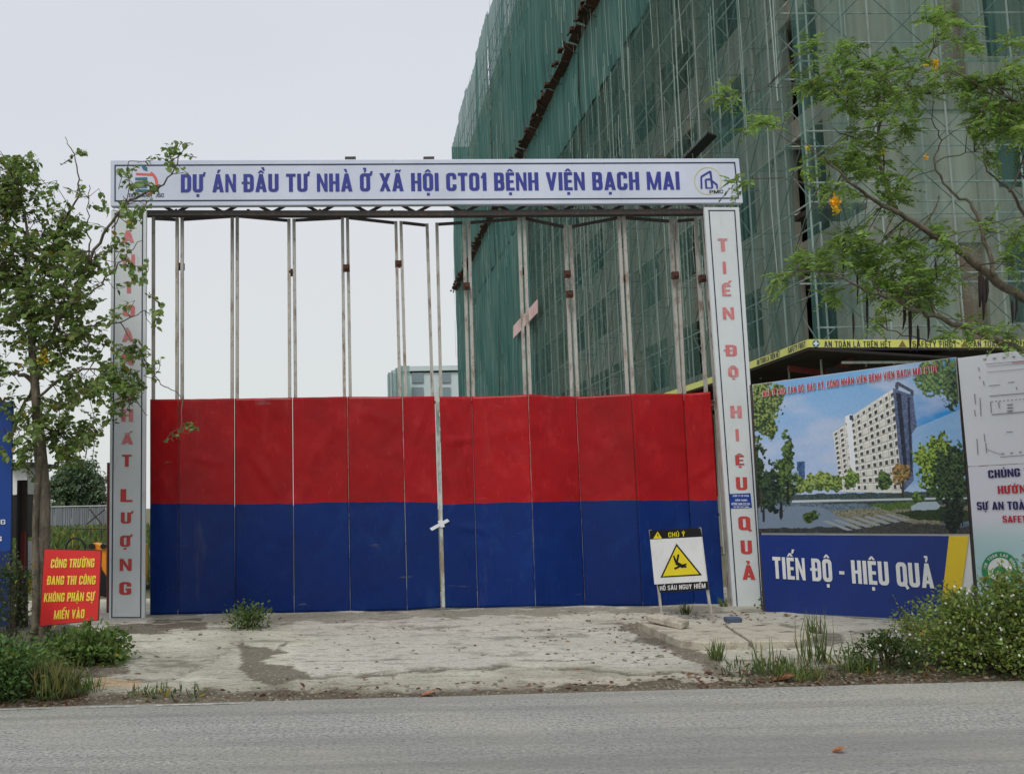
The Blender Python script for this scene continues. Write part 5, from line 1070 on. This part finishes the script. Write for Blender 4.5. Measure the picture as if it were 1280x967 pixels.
def twiggy(clumps, Lv, mbt, Yc, nodes, spread, leafl, base, per=9, tw=0.36, dens=1.0, droop=0.35, yel=0.03):
    for c in clumps:
        cx, cy, r, k = c[:4]; dz = c[4] if len(c) > 4 else 0
        for _ in range(int(max(2, dens * k * (r / 10) ** 2))):
            a, q = random.uniform(0, 6.28), r * math.sqrt(random.random()); x, y = cx + q * math.cos(a), cy + q * math.sin(a) * 0.85
            e = np.array(on_y(x, y, Yc + dz + random.gauss(0, spread))); dist = np.linalg.norm(nodes - e, axis=1); nd = nodes[np.argmin(dist)]
            d = e - nd; dl = np.linalg.norm(d) + 1e-6; d = d / dl * 0.6 + RNG.normal(0, 0.45, 3) + [0, 0, 0.15]; d /= np.linalg.norm(d)
            s_ = e - d * tw * random.uniform(0.6, 1.1); L_ = [s_, (s_ + e) / 2 + RNG.normal(0, 0.02, 3), e]
            if random.random() < 0.55 and dl < 1.1: L_ = [nd, (nd + s_) / 2 + RNG.normal(0, 0.03, 3)] + L_
            mbt.tube(L_, list(np.linspace(0.006, 0.0025, len(L_))), 3, caps=False)
            n = random.randint(per - 3, per + 2); t = np.linspace(0.1, 1.0, n)[:, None]; P = s_ + (e - s_) * t + RNG.normal(0, 0.012, (n, 3))
            side = np.cross(d, [0, 0, 1.0]); side /= np.linalg.norm(side) + 1e-6; sg = np.where(np.arange(n) % 2, 1, -1)[:, None]
            D = side * sg * 0.8 + d * 0.5 + np.array([0, 0, -droop]) + RNG.normal(0, 0.35, (n, 3)); N = np.array([0, 0, 1.0]) + RNG.normal(0, 0.55, (n, 3))
            sh = random.uniform(0.75, 1.25); ll = leafl * RNG.uniform(0.6, 1.25, n)
            Lv.add(P, D, N, ll, ll * RNG.uniform(0.68, 0.88, n), leafcols(n, np.array(base) * sh, 0.25, yel, (0.22, 0.17, 0.02)))
CL = [(25, 208, 24, 1.5), (5, 245, 30, 1.3, .3), (52, 250, 20, .8), (85, 290, 26, 1.2), (58, 305, 28, 1.1), (100, 330, 26, 1.2, -.5), (18, 300, 28, 1.0), (12, 350, 32, 1.2), (58, 372, 32, 1.1), (98, 372, 24, .9, -.4), (72, 412, 32, 1.1), (18, 404, 30, 1.1), (105, 432, 24, .8, -.4), (62, 462, 28, .7), (8, 495, 20, .6),
      (145, 465, 20, 1.3, -.9), (165, 478, 18, 1.0, -1), (112, 490, 22, 1.1, -.4), (140, 500, 12, .9, -.6), (78, 512, 26, .9), (28, 545, 22, 1.0, -.2), (105, 545, 24, 1.1, .3), (78, 572, 22, 1.0, .2), (20, 575, 18, .9), (48, 520, 18, .6), (170, 330, 14, .35, -1), (160, 208, 14, .5, -.9), (208, 190, 18, .5, -1.2), (178, 350, 12, .6, -1), (196, 448, 10, .5, -1),
      (172, 440, 16, .7, -1), (165, 268, 16, .7, -1), (150, 295, 12, .6, -.7), (112, 235, 14, .35, -.5), (130, 260, 12, .35), (90, 190, 14, .25), (228, 530, 8, .2, -1.6), (190, 380, 14, .4, -1.1), (128, 400, 18, .5, -.6), (180, 235, 14, .4, -1), (125, 340, 14, .8, -.5), (-30, 330, 40, 1), (-30, 450, 40, 1), (-30, 240, 40, .9), (130, 530, 12, .7, .2), (60, 342, 20, .8, -.3), (150, 430, 14, .5, -.9)]
Lv = Leaves(); tw_ = MB(); twiggy(CL, Lv, tw_, YT, nodes, 0.33, 0.078, (0.155, 0.230, 0.062), per=14, dens=4.2)
Lv.build('crown', t1, fold=0.10); tw_.build('twigs', mTwig, t1, kind='stuff')
# yellow blossom cluster in the crown
Lf = Leaves(); 
for cx, cy, r, n in ((56, 446, 9, 60), (155, 495, 7, 30)):
    P = np.array([on_y(cx + random.gauss(0, r * .45), cy + random.gauss(0, r * .6), YT - 0.7) for _ in range(n)]); Lf.add(P, rand_dirs(n), rand_dirs(n), 0.035, 0.03, leafcols(n, (0.45, 0.36, 0.03), 0.3, 0))
Lf.build('blossom', t1)

# ---- flowering tree reaching in from the right
YR = 9.6
t2 = thing('flowering_tree', on_z(1440, 830, 0)[[0, 1, 2]] * [1, 1, 0], 'feathery leaved tree with yellow blossom and hanging dark pods reaching in from the right', 'tree')
b0 = on_y(1440, 600, YR)
mb = MB(); mb.tube(curve3([(b0[0] + 0.1, YR, -0.1), (b0[0] + .05, YR, 1.2), (b0[0] - .05, YR, 2.2), tuple(on_y(1440, 440, YR)), tuple(on_y(1450, 330, YR)), tuple(on_y(1460, 150, YR))]), 0.13, 12); mb.build('trunk', mBark, t2, smooth=True)
BR2 = [([(1440, 440), (1340, 402), (1280, 373), (1230, 338), (1190, 308), (1155, 286), (1120, 264), (1085, 245), (1050, 215), (1028, 194)], 0.055, -0.8), ([(1440, 490), (1340, 462), (1280, 438), (1240, 424), (1200, 407), (1160, 392), (1130, 382), (1090, 366), (1050, 346), (1015, 340)], 0.04, -1.0),
       ([(1245, 345), (1228, 290), (1216, 258), (1190, 240), (1168, 205), (1176, 175), (1165, 150)], 0.02, 0.3), ([(1168, 205), (1185, 196), (1220, 190)], 0.008, 0.2), ([(1120, 264), (1108, 230), (1098, 190), (1102, 150), (1122, 118), (1150, 85), (1175, 50)], 0.022, 0.4), ([(1102, 150), (1060, 130), (1030, 112), (1000, 108)], 0.01, 0.3), ([(1098, 190), (1060, 170), (1040, 160)], 0.01, 0.2),
       ([(1340, 402), (1300, 300), (1262, 240), (1235, 215), (1228, 185)], 0.022, 0.4), ([(1460, 200), (1360, 150), (1290, 130), (1240, 118)], 0.03, -0.6), ([(1155, 286), (1168, 262), (1176, 245)], 0.009, 0.1), ([(1085, 245), (1040, 240), (1000, 228), (975, 222)], 0.008, 0.2), ([(1262, 240), (1275, 210), (1282, 170)], 0.012, 0.2), ([(1200, 407), (1170, 425), (1120, 415), (1080, 396)], 0.008, -0.2), ([(1122, 118), (1100, 90), (1070, 72)], 0.008, 0.2), ([(1028, 194), (985, 175), (950, 150)], 0.005, 0.1), ([(1000, 108), (950, 112), (905, 125)], 0.004, 0.1)]
nodes2 = []
for pix, r0, dY in BR2:
    p_ = limb_path(pix, YR + (0 if pix[0][0] >= 1340 else -0.35), dY); p_ = [q + RNG.normal(0, 0.008, 3) * (i > 0) for i, q in enumerate(p_)]
    mb = MB(); mb.tube(p_, list(np.linspace(r0, 0.004, len(p_))), 7); mb.build('branch', mBark, t2, smooth=True); nodes2 += p_[4:]
nodes2 = np.array(nodes2)
CR = [(1172, 22, 20, 1), (1190, 38, 20, 1.1), (1208, 58, 14, 1), (1060, 72, 24, 1.2), (1095, 92, 34, 1.2), (1130, 80, 24, .8), (1040, 102, 24, 1.2), (1003, 106, 14, 1), (1010, 60, 10, .8), (1150, 110, 26, 1), (1182, 95, 14, 1), (1090, 124, 36, 1.1), (1230, 112, 32, 1.3), (1265, 100, 28, 1.3), (1250, 142, 34, 1.4), (1276, 165, 26, 1.3), (1222, 150, 22, 1), (1130, 150, 20, .7), (1080, 175, 26, 1), (1055, 202, 30, 1), (1100, 208, 26, .9), (1046, 240, 20, .8),
      (1115, 244, 18, 1.4), (1132, 220, 14, .6), (1062, 312, 30, 1), (1020, 326, 24, 1), (985, 346, 16, 1), (1000, 322, 14, .8), (1090, 300, 30, .8), (1120, 312, 34, 1.1), (1160, 338, 32, 1.3), (1100, 345, 30, 1), (1128, 366, 30, 1.6), (1160, 370, 22, 1.4), (1182, 300, 20, .6), (1266, 322, 18, 1), (1272, 290, 18, .9), (1232, 282, 14, .5), (1010, 215, 12, .8), (1212, 405, 18, .7), (1250, 424, 18, 1), (1180, 418, 10, .6), (1100, 396, 14, .8), (962, 150, 18, 1), (945, 158, 8, .7), (904, 118, 14, .9), (930, 228, 12, .5), (1044, 370, 10, .4), (1240, 195, 18, .6), (1330, 150, 50, 1), (1330, 250, 40, .8), (1270, 60, 14, .5)]
Lr = Leaves(); tr_ = MB()
for c in CR:
    cx, cy, r, k = c
    for _ in range(int(max(4, 1.8 * k * (r / 10) ** 2 + 2))):
        a, q = random.uniform(0, 6.28), r * math.sqrt(random.random()); e = np.array(on_y(cx + q * math.cos(a), cy + q * math.sin(a) * .7, YR - 0.35 + random.gauss(0, 0.28)))
        dist = np.linalg.norm(nodes2 - e, axis=1); nd = nodes2[np.argmin(dist)]; d0 = (e - nd); dl = np.linalg.norm(d0) + 1e-6
        if random.random() < .5 and dl < 0.9: tr_.tube([nd, (nd + e) / 2 + [0, 0, .02], e], [0.005, 0.004, 0.002], 3, caps=False)
        for f in range(random.randint(2, 4)):
            d = d0 / dl * .3 + RNG.normal(0, 0.6, 3) * [1, 1, .9] + [0, 0, 0.05]; d /= np.linalg.norm(d); fl = random.uniform(0.13, 0.24); n2 = random.randint(6, 9)
            side = np.cross(d, [0, 0, 1.0]); side /= np.linalg.norm(side) + 1e-6; t = np.repeat(np.linspace(0.12, 1, n2), 2)[:, None]; sg = np.tile([1, -1], n2)[:, None]
            P = e + d * fl * t - np.array([0, 0, 1]) * 0.06 * t * t; D = side * sg + d * 0.55 + np.array([0, 0, -0.25]) + RNG.normal(0, .12, (n2 * 2, 3)); N = np.array([0, -.25, 1.0]) + RNG.normal(0, .5, (n2 * 2, 3))
            ll = random.uniform(0.048, 0.066) * np.sin(np.pi * (0.25 + 0.7 * t[:, 0]))**0.5; sh = random.uniform(.65, 1.35)
            Lr.add(P, D, N, ll, ll * 0.42, leafcols(n2 * 2, np.array([0.165, 0.275, 0.055]) * sh, .12, .004)); tr_.tube([e, e + d * fl - np.array([0, 0, .05])], [0.002, 0.001], 3, caps=False)
Lr.build('crown', t2, fold=0.1, curl=0.1); tr_.build('twigs', mTwig, t2, kind='stuff')
Lf = Leaves()
for cx, cy, r, n, c in ((1044, 252, 5, 130, (.85, .48, .02)), (1045, 262, 4, 50, (.7, .5, .03)), (1169, 80, 4, 60, (.8, .5, .02)), (1160, 78, 3, 20, (.75, .55, .05)), (1104, 190, 3, 20, (.5, .5, .05)), (1010, 185, 3, 24, (.5, .45, .05)), (1157, 196, 2, 12, (.7, .4, .05))):
    P = np.array([on_y(cx + random.gauss(0, r * .5), cy + random.gauss(0, r * .6), YR - 0.6 + random.gauss(0, .03)) for _ in range(n)]); Lf.add(P, rand_dirs(n), rand_dirs(n), 0.024, 0.022, leafcols(n, c, .25, 0))
Lf.build('blossom', t2)
mPod = mat('seed_pod_bark', srgb(44, 36, 34), rough=0.8)
for x, y0, y1, r in ((1054, 300, 345, .012), (1083, 372, 415, .012), (1071, 345, 380, .008), (1066, 395, 424, .010), (1130, 386, 412, .014), (1137, 390, 440, .016), (1147, 412, 440, .013), (1160, 400, 425, .012), (1169, 330, 348, .01), (1225, 346, 384, .022), (1229, 352, 400, .018), (1233, 350, 378, .016), (1265, 380, 405, .012), (1104, 190, 222, .006), (1270, 372, 400, .01)):
    mb = MB(); ym = (y0 + y1) / 2; P = [on_y(x, y0 - 6, YR - .5), on_y(x + .5, y0, YR - .5), on_y(x + 1, ym, YR - .48), on_y(x + random.uniform(-2, 2), y1, YR - .5)]; mb.tube(P, [0.003, r, r * 1.05, r * .35], 6); mb.build('seed_pod', mPod, t2, smooth=True)

# ---- shrubs and weeds
def shrub(name, px, py, rx, ry, H, n, ls, base, label, cat='shrub', group=None, flowers=0, stems=14, Yadd=0.0, wr=.62, yel=0.02, tuft=1.0, jag=0.45):
    g0 = on_z(px, py, 0.02); g0[1] += Yadd; g0[0] *= (g0[1] / (g0[1] - Yadd)); g0[2] = gz(g0[0], g0[1]); t = thing(name, g0, label, cat, group)
    k = max(5, int(n / 26)); Cn_ = np.zeros((k, 3)); a = RNG.uniform(0, 2 * np.pi, k); r = np.sqrt(RNG.random(k)); hh = RNG.random(k) ** 0.8
    prof = np.sqrt(np.clip(1 - (hh * .98) ** 2, 0.04, 1)); Cn_[:, 0] = np.cos(a) * r * rx * prof; Cn_[:, 1] = np.sin(a) * r * ry * prof; Cn_[:, 2] = hh * H * (1 - jag * RNG.random(k) * r) + 0.04
    Lz = Leaves(); m_ = 26; sz = 0.16 * tuft
    for c in Cn_:
        P = g0 + c + RNG.normal(0, sz * .55, (m_, 3)) * [1, 1, .7]; P[:, 2] = np.maximum(P[:, 2], g0[2] + .01)
        D = (P - g0 - [0, 0, H * .3]); D /= np.linalg.norm(D, axis=1, keepdims=True) + 1e-6; D = D * .7 + RNG.normal(0, .6, (m_, 3)) + [0, 0, .15]; N = np.array([0, 0, 1.]) + RNG.normal(0, .6, (m_, 3)); ll = ls * RNG.uniform(.55, 1.25, m_)
        Lz.add(P, D, N, ll, ll * wr, leafcols(m_, np.array(base) * random.uniform(.6, 1.3), .2, yel))
    Lz.build('foliage', t); mb = MB()
    for i in range(stems):
        c = Cn_[random.randrange(k)]; mb.tube([g0 + [c[0] * .2, c[1] * .2, -.02], g0 + c * [.6, .6, .6], g0 + c + [0, 0, .05]], [.008, .006, .003], 4, caps=False)
    mb.build('stems', mTwig, t, kind='stuff')
    if flowers:
        Ls = Leaves(); ms = MB()
        for i in range(int(18 * rx / .5)):
            c = Cn_[random.randrange(k)]; q0 = g0 + c * [1, 1, .8]; q1 = g0 + c * [1.15, 1.1, 1.0] + [random.gauss(0, .10), random.gauss(0, .06), random.uniform(.05, .22)]
            ms.tube([q0, (q0 + q1) / 2 + RNG.normal(0, .015, 3), q1], [.003, .0025, .0015], 3, caps=False); nn = random.randint(5, 10); tt = np.linspace(.2, 1, nn)[:, None]; Pq = q0 + (q1 - q0) * tt
            Ls.add(Pq, RNG.normal(0, .7, (nn, 3)) + [0, 0, .2], np.array([0, 0, 1.]) + RNG.normal(0, .5, (nn, 3)), ls * RNG.uniform(.5, 1.0, nn), ls * .4, leafcols(nn, np.array(base) * 1.1, .2, .05))
        ms.build('stalks', mTwig, t, kind='stuff'); Ls.build('stalk_leaves', t)['kind'] = 'stuff'
    if flowers:
        Lf = Leaves(); mF = MATS.get('petal') or leafmat('petal', .2)
        for i in range(flowers):
            c = Cn_[random.randrange(k)] * [1.05, 1.05, 1.08] + RNG.normal(0, .07, 3); c[1] -= 0.08; P = np.repeat((g0 + c)[None], 5, 0); a = np.arange(5) * 1.257 + random.random() * 6
            ax = np.array([random.gauss(0, .3), -1, .4]); u = np.cross(ax, [0, 0, 1]); u /= np.linalg.norm(u); v = np.cross(ax, u); v /= np.linalg.norm(v); D = np.cos(a)[:, None] * u + np.sin(a)[:, None] * v
            Lf.add(P, D, np.repeat(ax[None], 5, 0), .012, .010, np.repeat(np.array([[.75, .75, .72]]), 5, 0))
        Lf.build('flowers', t)['kind'] = 'stuff'
    return t
G1 = 'flowering shrubs in front of the hoardings'; gb = (.180, .250, .060)
shrub('flowering_shrub', 1268, 838, .54, .5, .80, 5800, .042, gb, 'tallest dense green shrub with tiny white flowers under the round green emblem', group=G1, flowers=60, tuft=.95, jag=.75)
shrub('flowering_shrub', 1210, 838, .36, .4, .66, 2900, .042, gb, 'dense green shrub with tiny white flowers in front of the yellow stripe', group=G1, flowers=40, tuft=.95, jag=.8)
shrub('flowering_shrub', 1330, 838, .6, .5, 1.0, 5200, .042, gb, 'green shrub mostly cut off by the right edge of the photo', group=G1, flowers=20, tuft=.7)
shrub('flowering_shrub', 1110, 838, .36, .35, .24, 1700, .034, (.06, .10, .025), 'low green shrub at the left end of the shrub row', group=G1, flowers=14, tuft=.6)
shrub('flowering_shrub', 1160, 812, .34, .35, .34, 900, .038, gb, 'sparse green shrub spreading against the blue slogan strip', group=G1, flowers=26, tuft=.8, jag=.7)
shrub('green_bush', 112, 834, .42, .32, .22, 1700, .068, (.115, .185, .045), 'round leafy green bush growing under the red notice board')
shrub('green_bush', 64, 830, .34, .3, .17, 1000, .055, (.06, .10, .03), 'pale speckled bush growing round the foot of the street tree')
shrub('green_bush', 12, 872, .36, .32, .42, 2200, .05, (.09, .165, .045), 'dark green bush at the lower left corner by the road')
shrub('green_bush', -45, 868, .40, .32, .5, 1200, .05, (.09, .165, .045), 'dark green bush beyond the left edge of the photo')
shrub('tall_weed', 12, 812, .20, .2, .92, 1000, .045, (.05, .085, .03), 'tall thin weed climbing in front of the blue site board', cat='weed', jag=.2)
shrub('gate_weed', 312, 790, .20, .16, .20, 760, .046, (.10, .165, .045), 'small green weed sprouting alone at the foot of the blue gate', cat='weed')
shrub('board_weed', 966, 764, .10, .08, .34, 150, .05, (.055, .095, .03), 'small upright weed at the left end of the blue slogan strip', cat='weed')
def tuft(px, py, n, h, r, label, col=(.10, .15, .04), group='grass tufts along the verge'):
    g0 = on_z(px, py, .02); g0[2] = gz(g0[0], g0[1]); a = RNG.uniform(0, 6.28, n); q = r * np.sqrt(RNG.random(n)); P = g0 + np.c_[np.cos(a) * q, np.sin(a) * q, np.zeros(n) - .005]
    D = np.c_[np.cos(a) * .35, np.sin(a) * .35, np.ones(n)] + RNG.normal(0, .22, (n, 3)); N = np.c_[np.cos(a), np.sin(a), np.full(n, .2)] + RNG.normal(0, .2, (n, 3)); ll = h * RNG.uniform(.4, 1.1, n)
    L_ = Leaves(); L_.add(P, D, N, ll, .012 + .004 * RNG.random(n), leafcols(n, col, .3, .12, (.28, .24, .10))); o = L_.build('grass_tuft', None, fold=.15, curl=.3); return tag(o, label, 'grass tuft', group)
for x, y, n, h, r, lb_ in ((975, 842, 70, .13, .22, 'thick low grass tuft left of the tall seeding grass at the verge'), (962, 846, 20, .32, .12, 'long bladed grass tuft leaning at the left end of the right verge'), (1016, 836, 26, .50, .12, 'tallest upright grass tuft standing in the right verge'), (1052, 836, 22, .28, .16, 'thin grass tuft between the tall tuft and the low shrub'), (1022, 796, 26, .24, .08, 'thin grass tuft growing from the crack right of the pale slab'), (896, 830, 46, .20, .06, 'small grass tuft alone on the broken edge of the forecourt'), (857, 772, 30, .18, .05, 'tiny grass tuft between the legs of the warning sign'), (1080, 842, 70, .18, .18, 'low grass tuft at the foot of the low green shrub'), (906, 762, 30, .14, .06, 'tiny grass tuft at the foot of the right gate column'), (68, 872, 200, .36, .16, 'yellowish long grass tuft between the two left bushes'), (95, 868, 120, .16, .22, 'short green grass tuft left of the orange stain'), (190, 866, 60, .07, .16, 'very short green tuft flat at the road edge'), (1000, 848, 90, .13, .22, 'dark low grass tuft close to the dry leaves'), (1012, 768, 30, .22, .05, 'tiny grass tuft below the word on the blue slogan strip')):
    tuft(x, y, n, h, r, lb_, (.10, .155, .04) if x != 68 else (.15, .17, .05))
# verge litter, pebbles, creeping green
def scatter(n, xr, yfun, seed=0):
    x = RNG.uniform(*xr, n); return x, np.array([yfun(v) for v in x])
P = []; cols = []
def addlit(n, x0, x1, dy0, dy1):
    x = RNG.uniform(x0, x1, n); y = np.array([EDGE(v) for v in x]) + RNG.uniform(dy0, dy1, n); return np.c_[x, y, [gz(a, b) + .006 for a, b in zip(x, y)]]
Pl = np.concatenate([addlit(520, 2.6, 8.2, .02, .55), addlit(150, -4.5, -2.6, .0, .5), addlit(120, -3, 3.5, .02, .4), addlit(120, 2.9, 5.2, 3.6, 5.2), addlit(60, 1.5, 4.5, .8, 4.5), addlit(70, -3, 3, .4, 5.5)])
n = len(Pl); Lg = Leaves(); Lg.add(Pl, RNG.normal(0, 1, (n, 3)) * [1, 1, .15], np.array([0, 0, 1.]) + RNG.normal(0, .3, (n, 3)), RNG.uniform(.03, .08, n), RNG.uniform(.02, .04, n), leafcols(n, (.15, .075, .04), .5, .22, (.34, .22, .12)))
o = Lg.build('leaf_litter', None, fold=.2, curl=.2); tag(o, 'dry brown leaves littering the road verge and forecourt', 'leaf litter', kind='stuff')
Pg = np.concatenate([addlit(900, 2.9, 8.5, .12, .75), addlit(700, -5, -2.7, .05, 1.0), addlit(60, -2.2, -1.6, .05, .3)]); n = len(Pg); Lg = Leaves()
Lg.add(Pg, RNG.normal(0, .6, (n, 3)) + [0, 0, 1], RNG.normal(0, 1, (n, 3)), RNG.uniform(.03, .12, n), RNG.uniform(.008, .02, n), leafcols(n, (.06, .10, .03), .4, .15)); tag(Lg.build('verge_grass', None), 'thin short grass growing in the dirt verge', 'grass', kind='stuff')
mSt = layered('stone', srgb(132, 126, 112), [(srgb(84, 76, 64), 5, (1, 1, 1), .45, .65, .8)], rough=.95); mb = MB()
for q in np.concatenate([addlit(300, -4, 7.5, .0, .45), addlit(160, 2.2, 4.6, .9, 5), addlit(120, -4, 4, .3, 6)]):
    s = random.uniform(.004, .016) * (1.6 if random.random() < .08 else 1); v = [(q[0] + s * random.uniform(.6, 1.3) * a, q[1] + s * random.uniform(.6, 1.3) * b, q[2] - .006 + (s * random.uniform(.6, 1.0) if c else -.004)) for c in (0, 1) for a, b in ((-1, -1), (1, -1), (1, 1), (-1, 1))]; mb.hexa(v)
tag(mb.build('pebbles', mSt, kind='stuff'), 'loose pebbles and concrete crumbs on the forecourt and verge', 'pebbles')
def fallen(px, py, ln, col, label, z=0.012):
    g0 = on_z(px, py, z); g0[2] = max(gz(g0[0], g0[1]), 0) + .008; L_ = Leaves()
    for s_ in (-1, 0, 1): L_.add(np.array([g0]), np.array([[1., .35 * s_, .12]]), np.array([[0, .2 * s_, 1.]]), ln, ln * .4, np.array([col]))
    return tag(L_.build('fallen_leaf', None, fold=.3, curl=-.2), label, 'leaf')
fallen(526, 868, .13, (.5, .27, .17), 'curled pinkish dry leaf lying on the verge below the gate centre'); fallen(1040, 938, .09, (.42, .20, .09), 'orange brown dry leaf lying alone on the grey road')
fallen(966, 852, .2, (.30, .15, .08), 'large brown crumpled leaf beside the grass at the right verge'); fallen(1103, 836, .16, (.33, .2, .1), 'large brown leaf below the low green shrub')
mb = MB(); c = on_z(916, 775, .12); mb.box(c[0] - .09, c[0] + .09, c[1] - .07, c[1] + .07, .1, .16); tag(mb.build('blue_block', mat('dull_blue', srgb(74, 88, 112), rough=.7), bevel=.01), 'small dull blue block on the slab edge beside the right column', 'block')
for px, py, an, lb_ in ((885, 790, .1, 'bent black scrap stick lying on the middle slab'), (952, 782, .3, 'short dark stick lying on the pale slab'), (985, 790, -.1, 'dark flat stick at the right end of the pale slab')):
    c = on_z(px, py, .135); mb = MB(); mb.tube([c + [-.11, 0, 0], c + [0, .03 * an, .004], c + [.12, an * .2, .0]], [.007, .010, .004], 5); tag(mb.build('stick', mBk), lb_, 'stick')
# ---- far trees and scrub at left; the paler crowns carry painted haze
def far_tree(px, py_top, py_base, wpx, Y, n, label, base, ls=.3):
    c = on_y(px, py_base, Y); top = on_y(px, py_top, Y); h = top[2] - max(c[2], 0); rx = wpx / F * Y / 2; t = thing('broadleaf_tree', (c[0], Y, 0), label, 'tree', 'trees behind the grey fence')
    mb = MB(); mb.tube([(c[0], Y, -.05), (c[0] + .1, Y, top[2] * .45), (c[0] - .1, Y, top[2] * .8)], [.18, .13, .04], 8); mb.build('trunk', mBark, t)
    k = n // 30; L_ = Leaves(); a = RNG.uniform(0, 6.28, k); r = np.sqrt(RNG.random(k)); hh = RNG.random(k); pr = np.sqrt(np.clip(1 - (hh * 1.6 - .7) ** 2, .05, 1))
    for i in range(k):
        q = np.array([c[0] + math.cos(a[i]) * r[i] * rx * pr[i], Y + math.sin(a[i]) * r[i] * rx * .8 * pr[i], top[2] * (.22 + .76 * hh[i])]); P = q + RNG.normal(0, rx * .11, (30, 3))
        L_.add(P, RNG.normal(0, 1, (30, 3)) + [0, 0, -.2], RNG.normal(0, .6, (30, 3)) + [0, 0, 1], ls * RNG.uniform(.5, 1.2, 30), ls * .5, leafcols(30, np.array(base) * random.uniform(.65, 1.3), .2, 0))
    L_.build('crown', t); return t
far_tree(98, 577, 655, 66, 95, 6000, 'haze-paled green tree behind the grey fence left of the gate column', (.13, .19, .11), .42)
far_tree(78, 590, 655, 36, 93, 1800, 'smaller green tree behind the fence directly right of the street trunk', (.14, .20, .11), .38)
far_tree(118, 592, 655, 30, 99, 1500, 'narrow green tree at the right end of the grey fence', (.14, .20, .11), .38)
far_tree(25, 600, 655, 40, 92, 1500, 'green tree behind the fence half hidden by the hut', (.06, .10, .035), .38)
n = 5200; y = RNG.uniform(20, 84, n) ; x = y * RNG.uniform(-.42, -.20, n); P = np.c_[x, y, np.full(n, -.03)]; Lg = Leaves()
Lg.add(P, RNG.normal(0, .35, (n, 3)) + [0, 0, 1], RNG.normal(0, 1, (n, 3)), RNG.uniform(.2, .55, n), .14, leafcols(n, (.09, .14, .04), .35, .1)); tag(Lg.build('scrub_grass', None), 'rough green grass on the waste ground before the far fence', 'grass', kind='stuff')
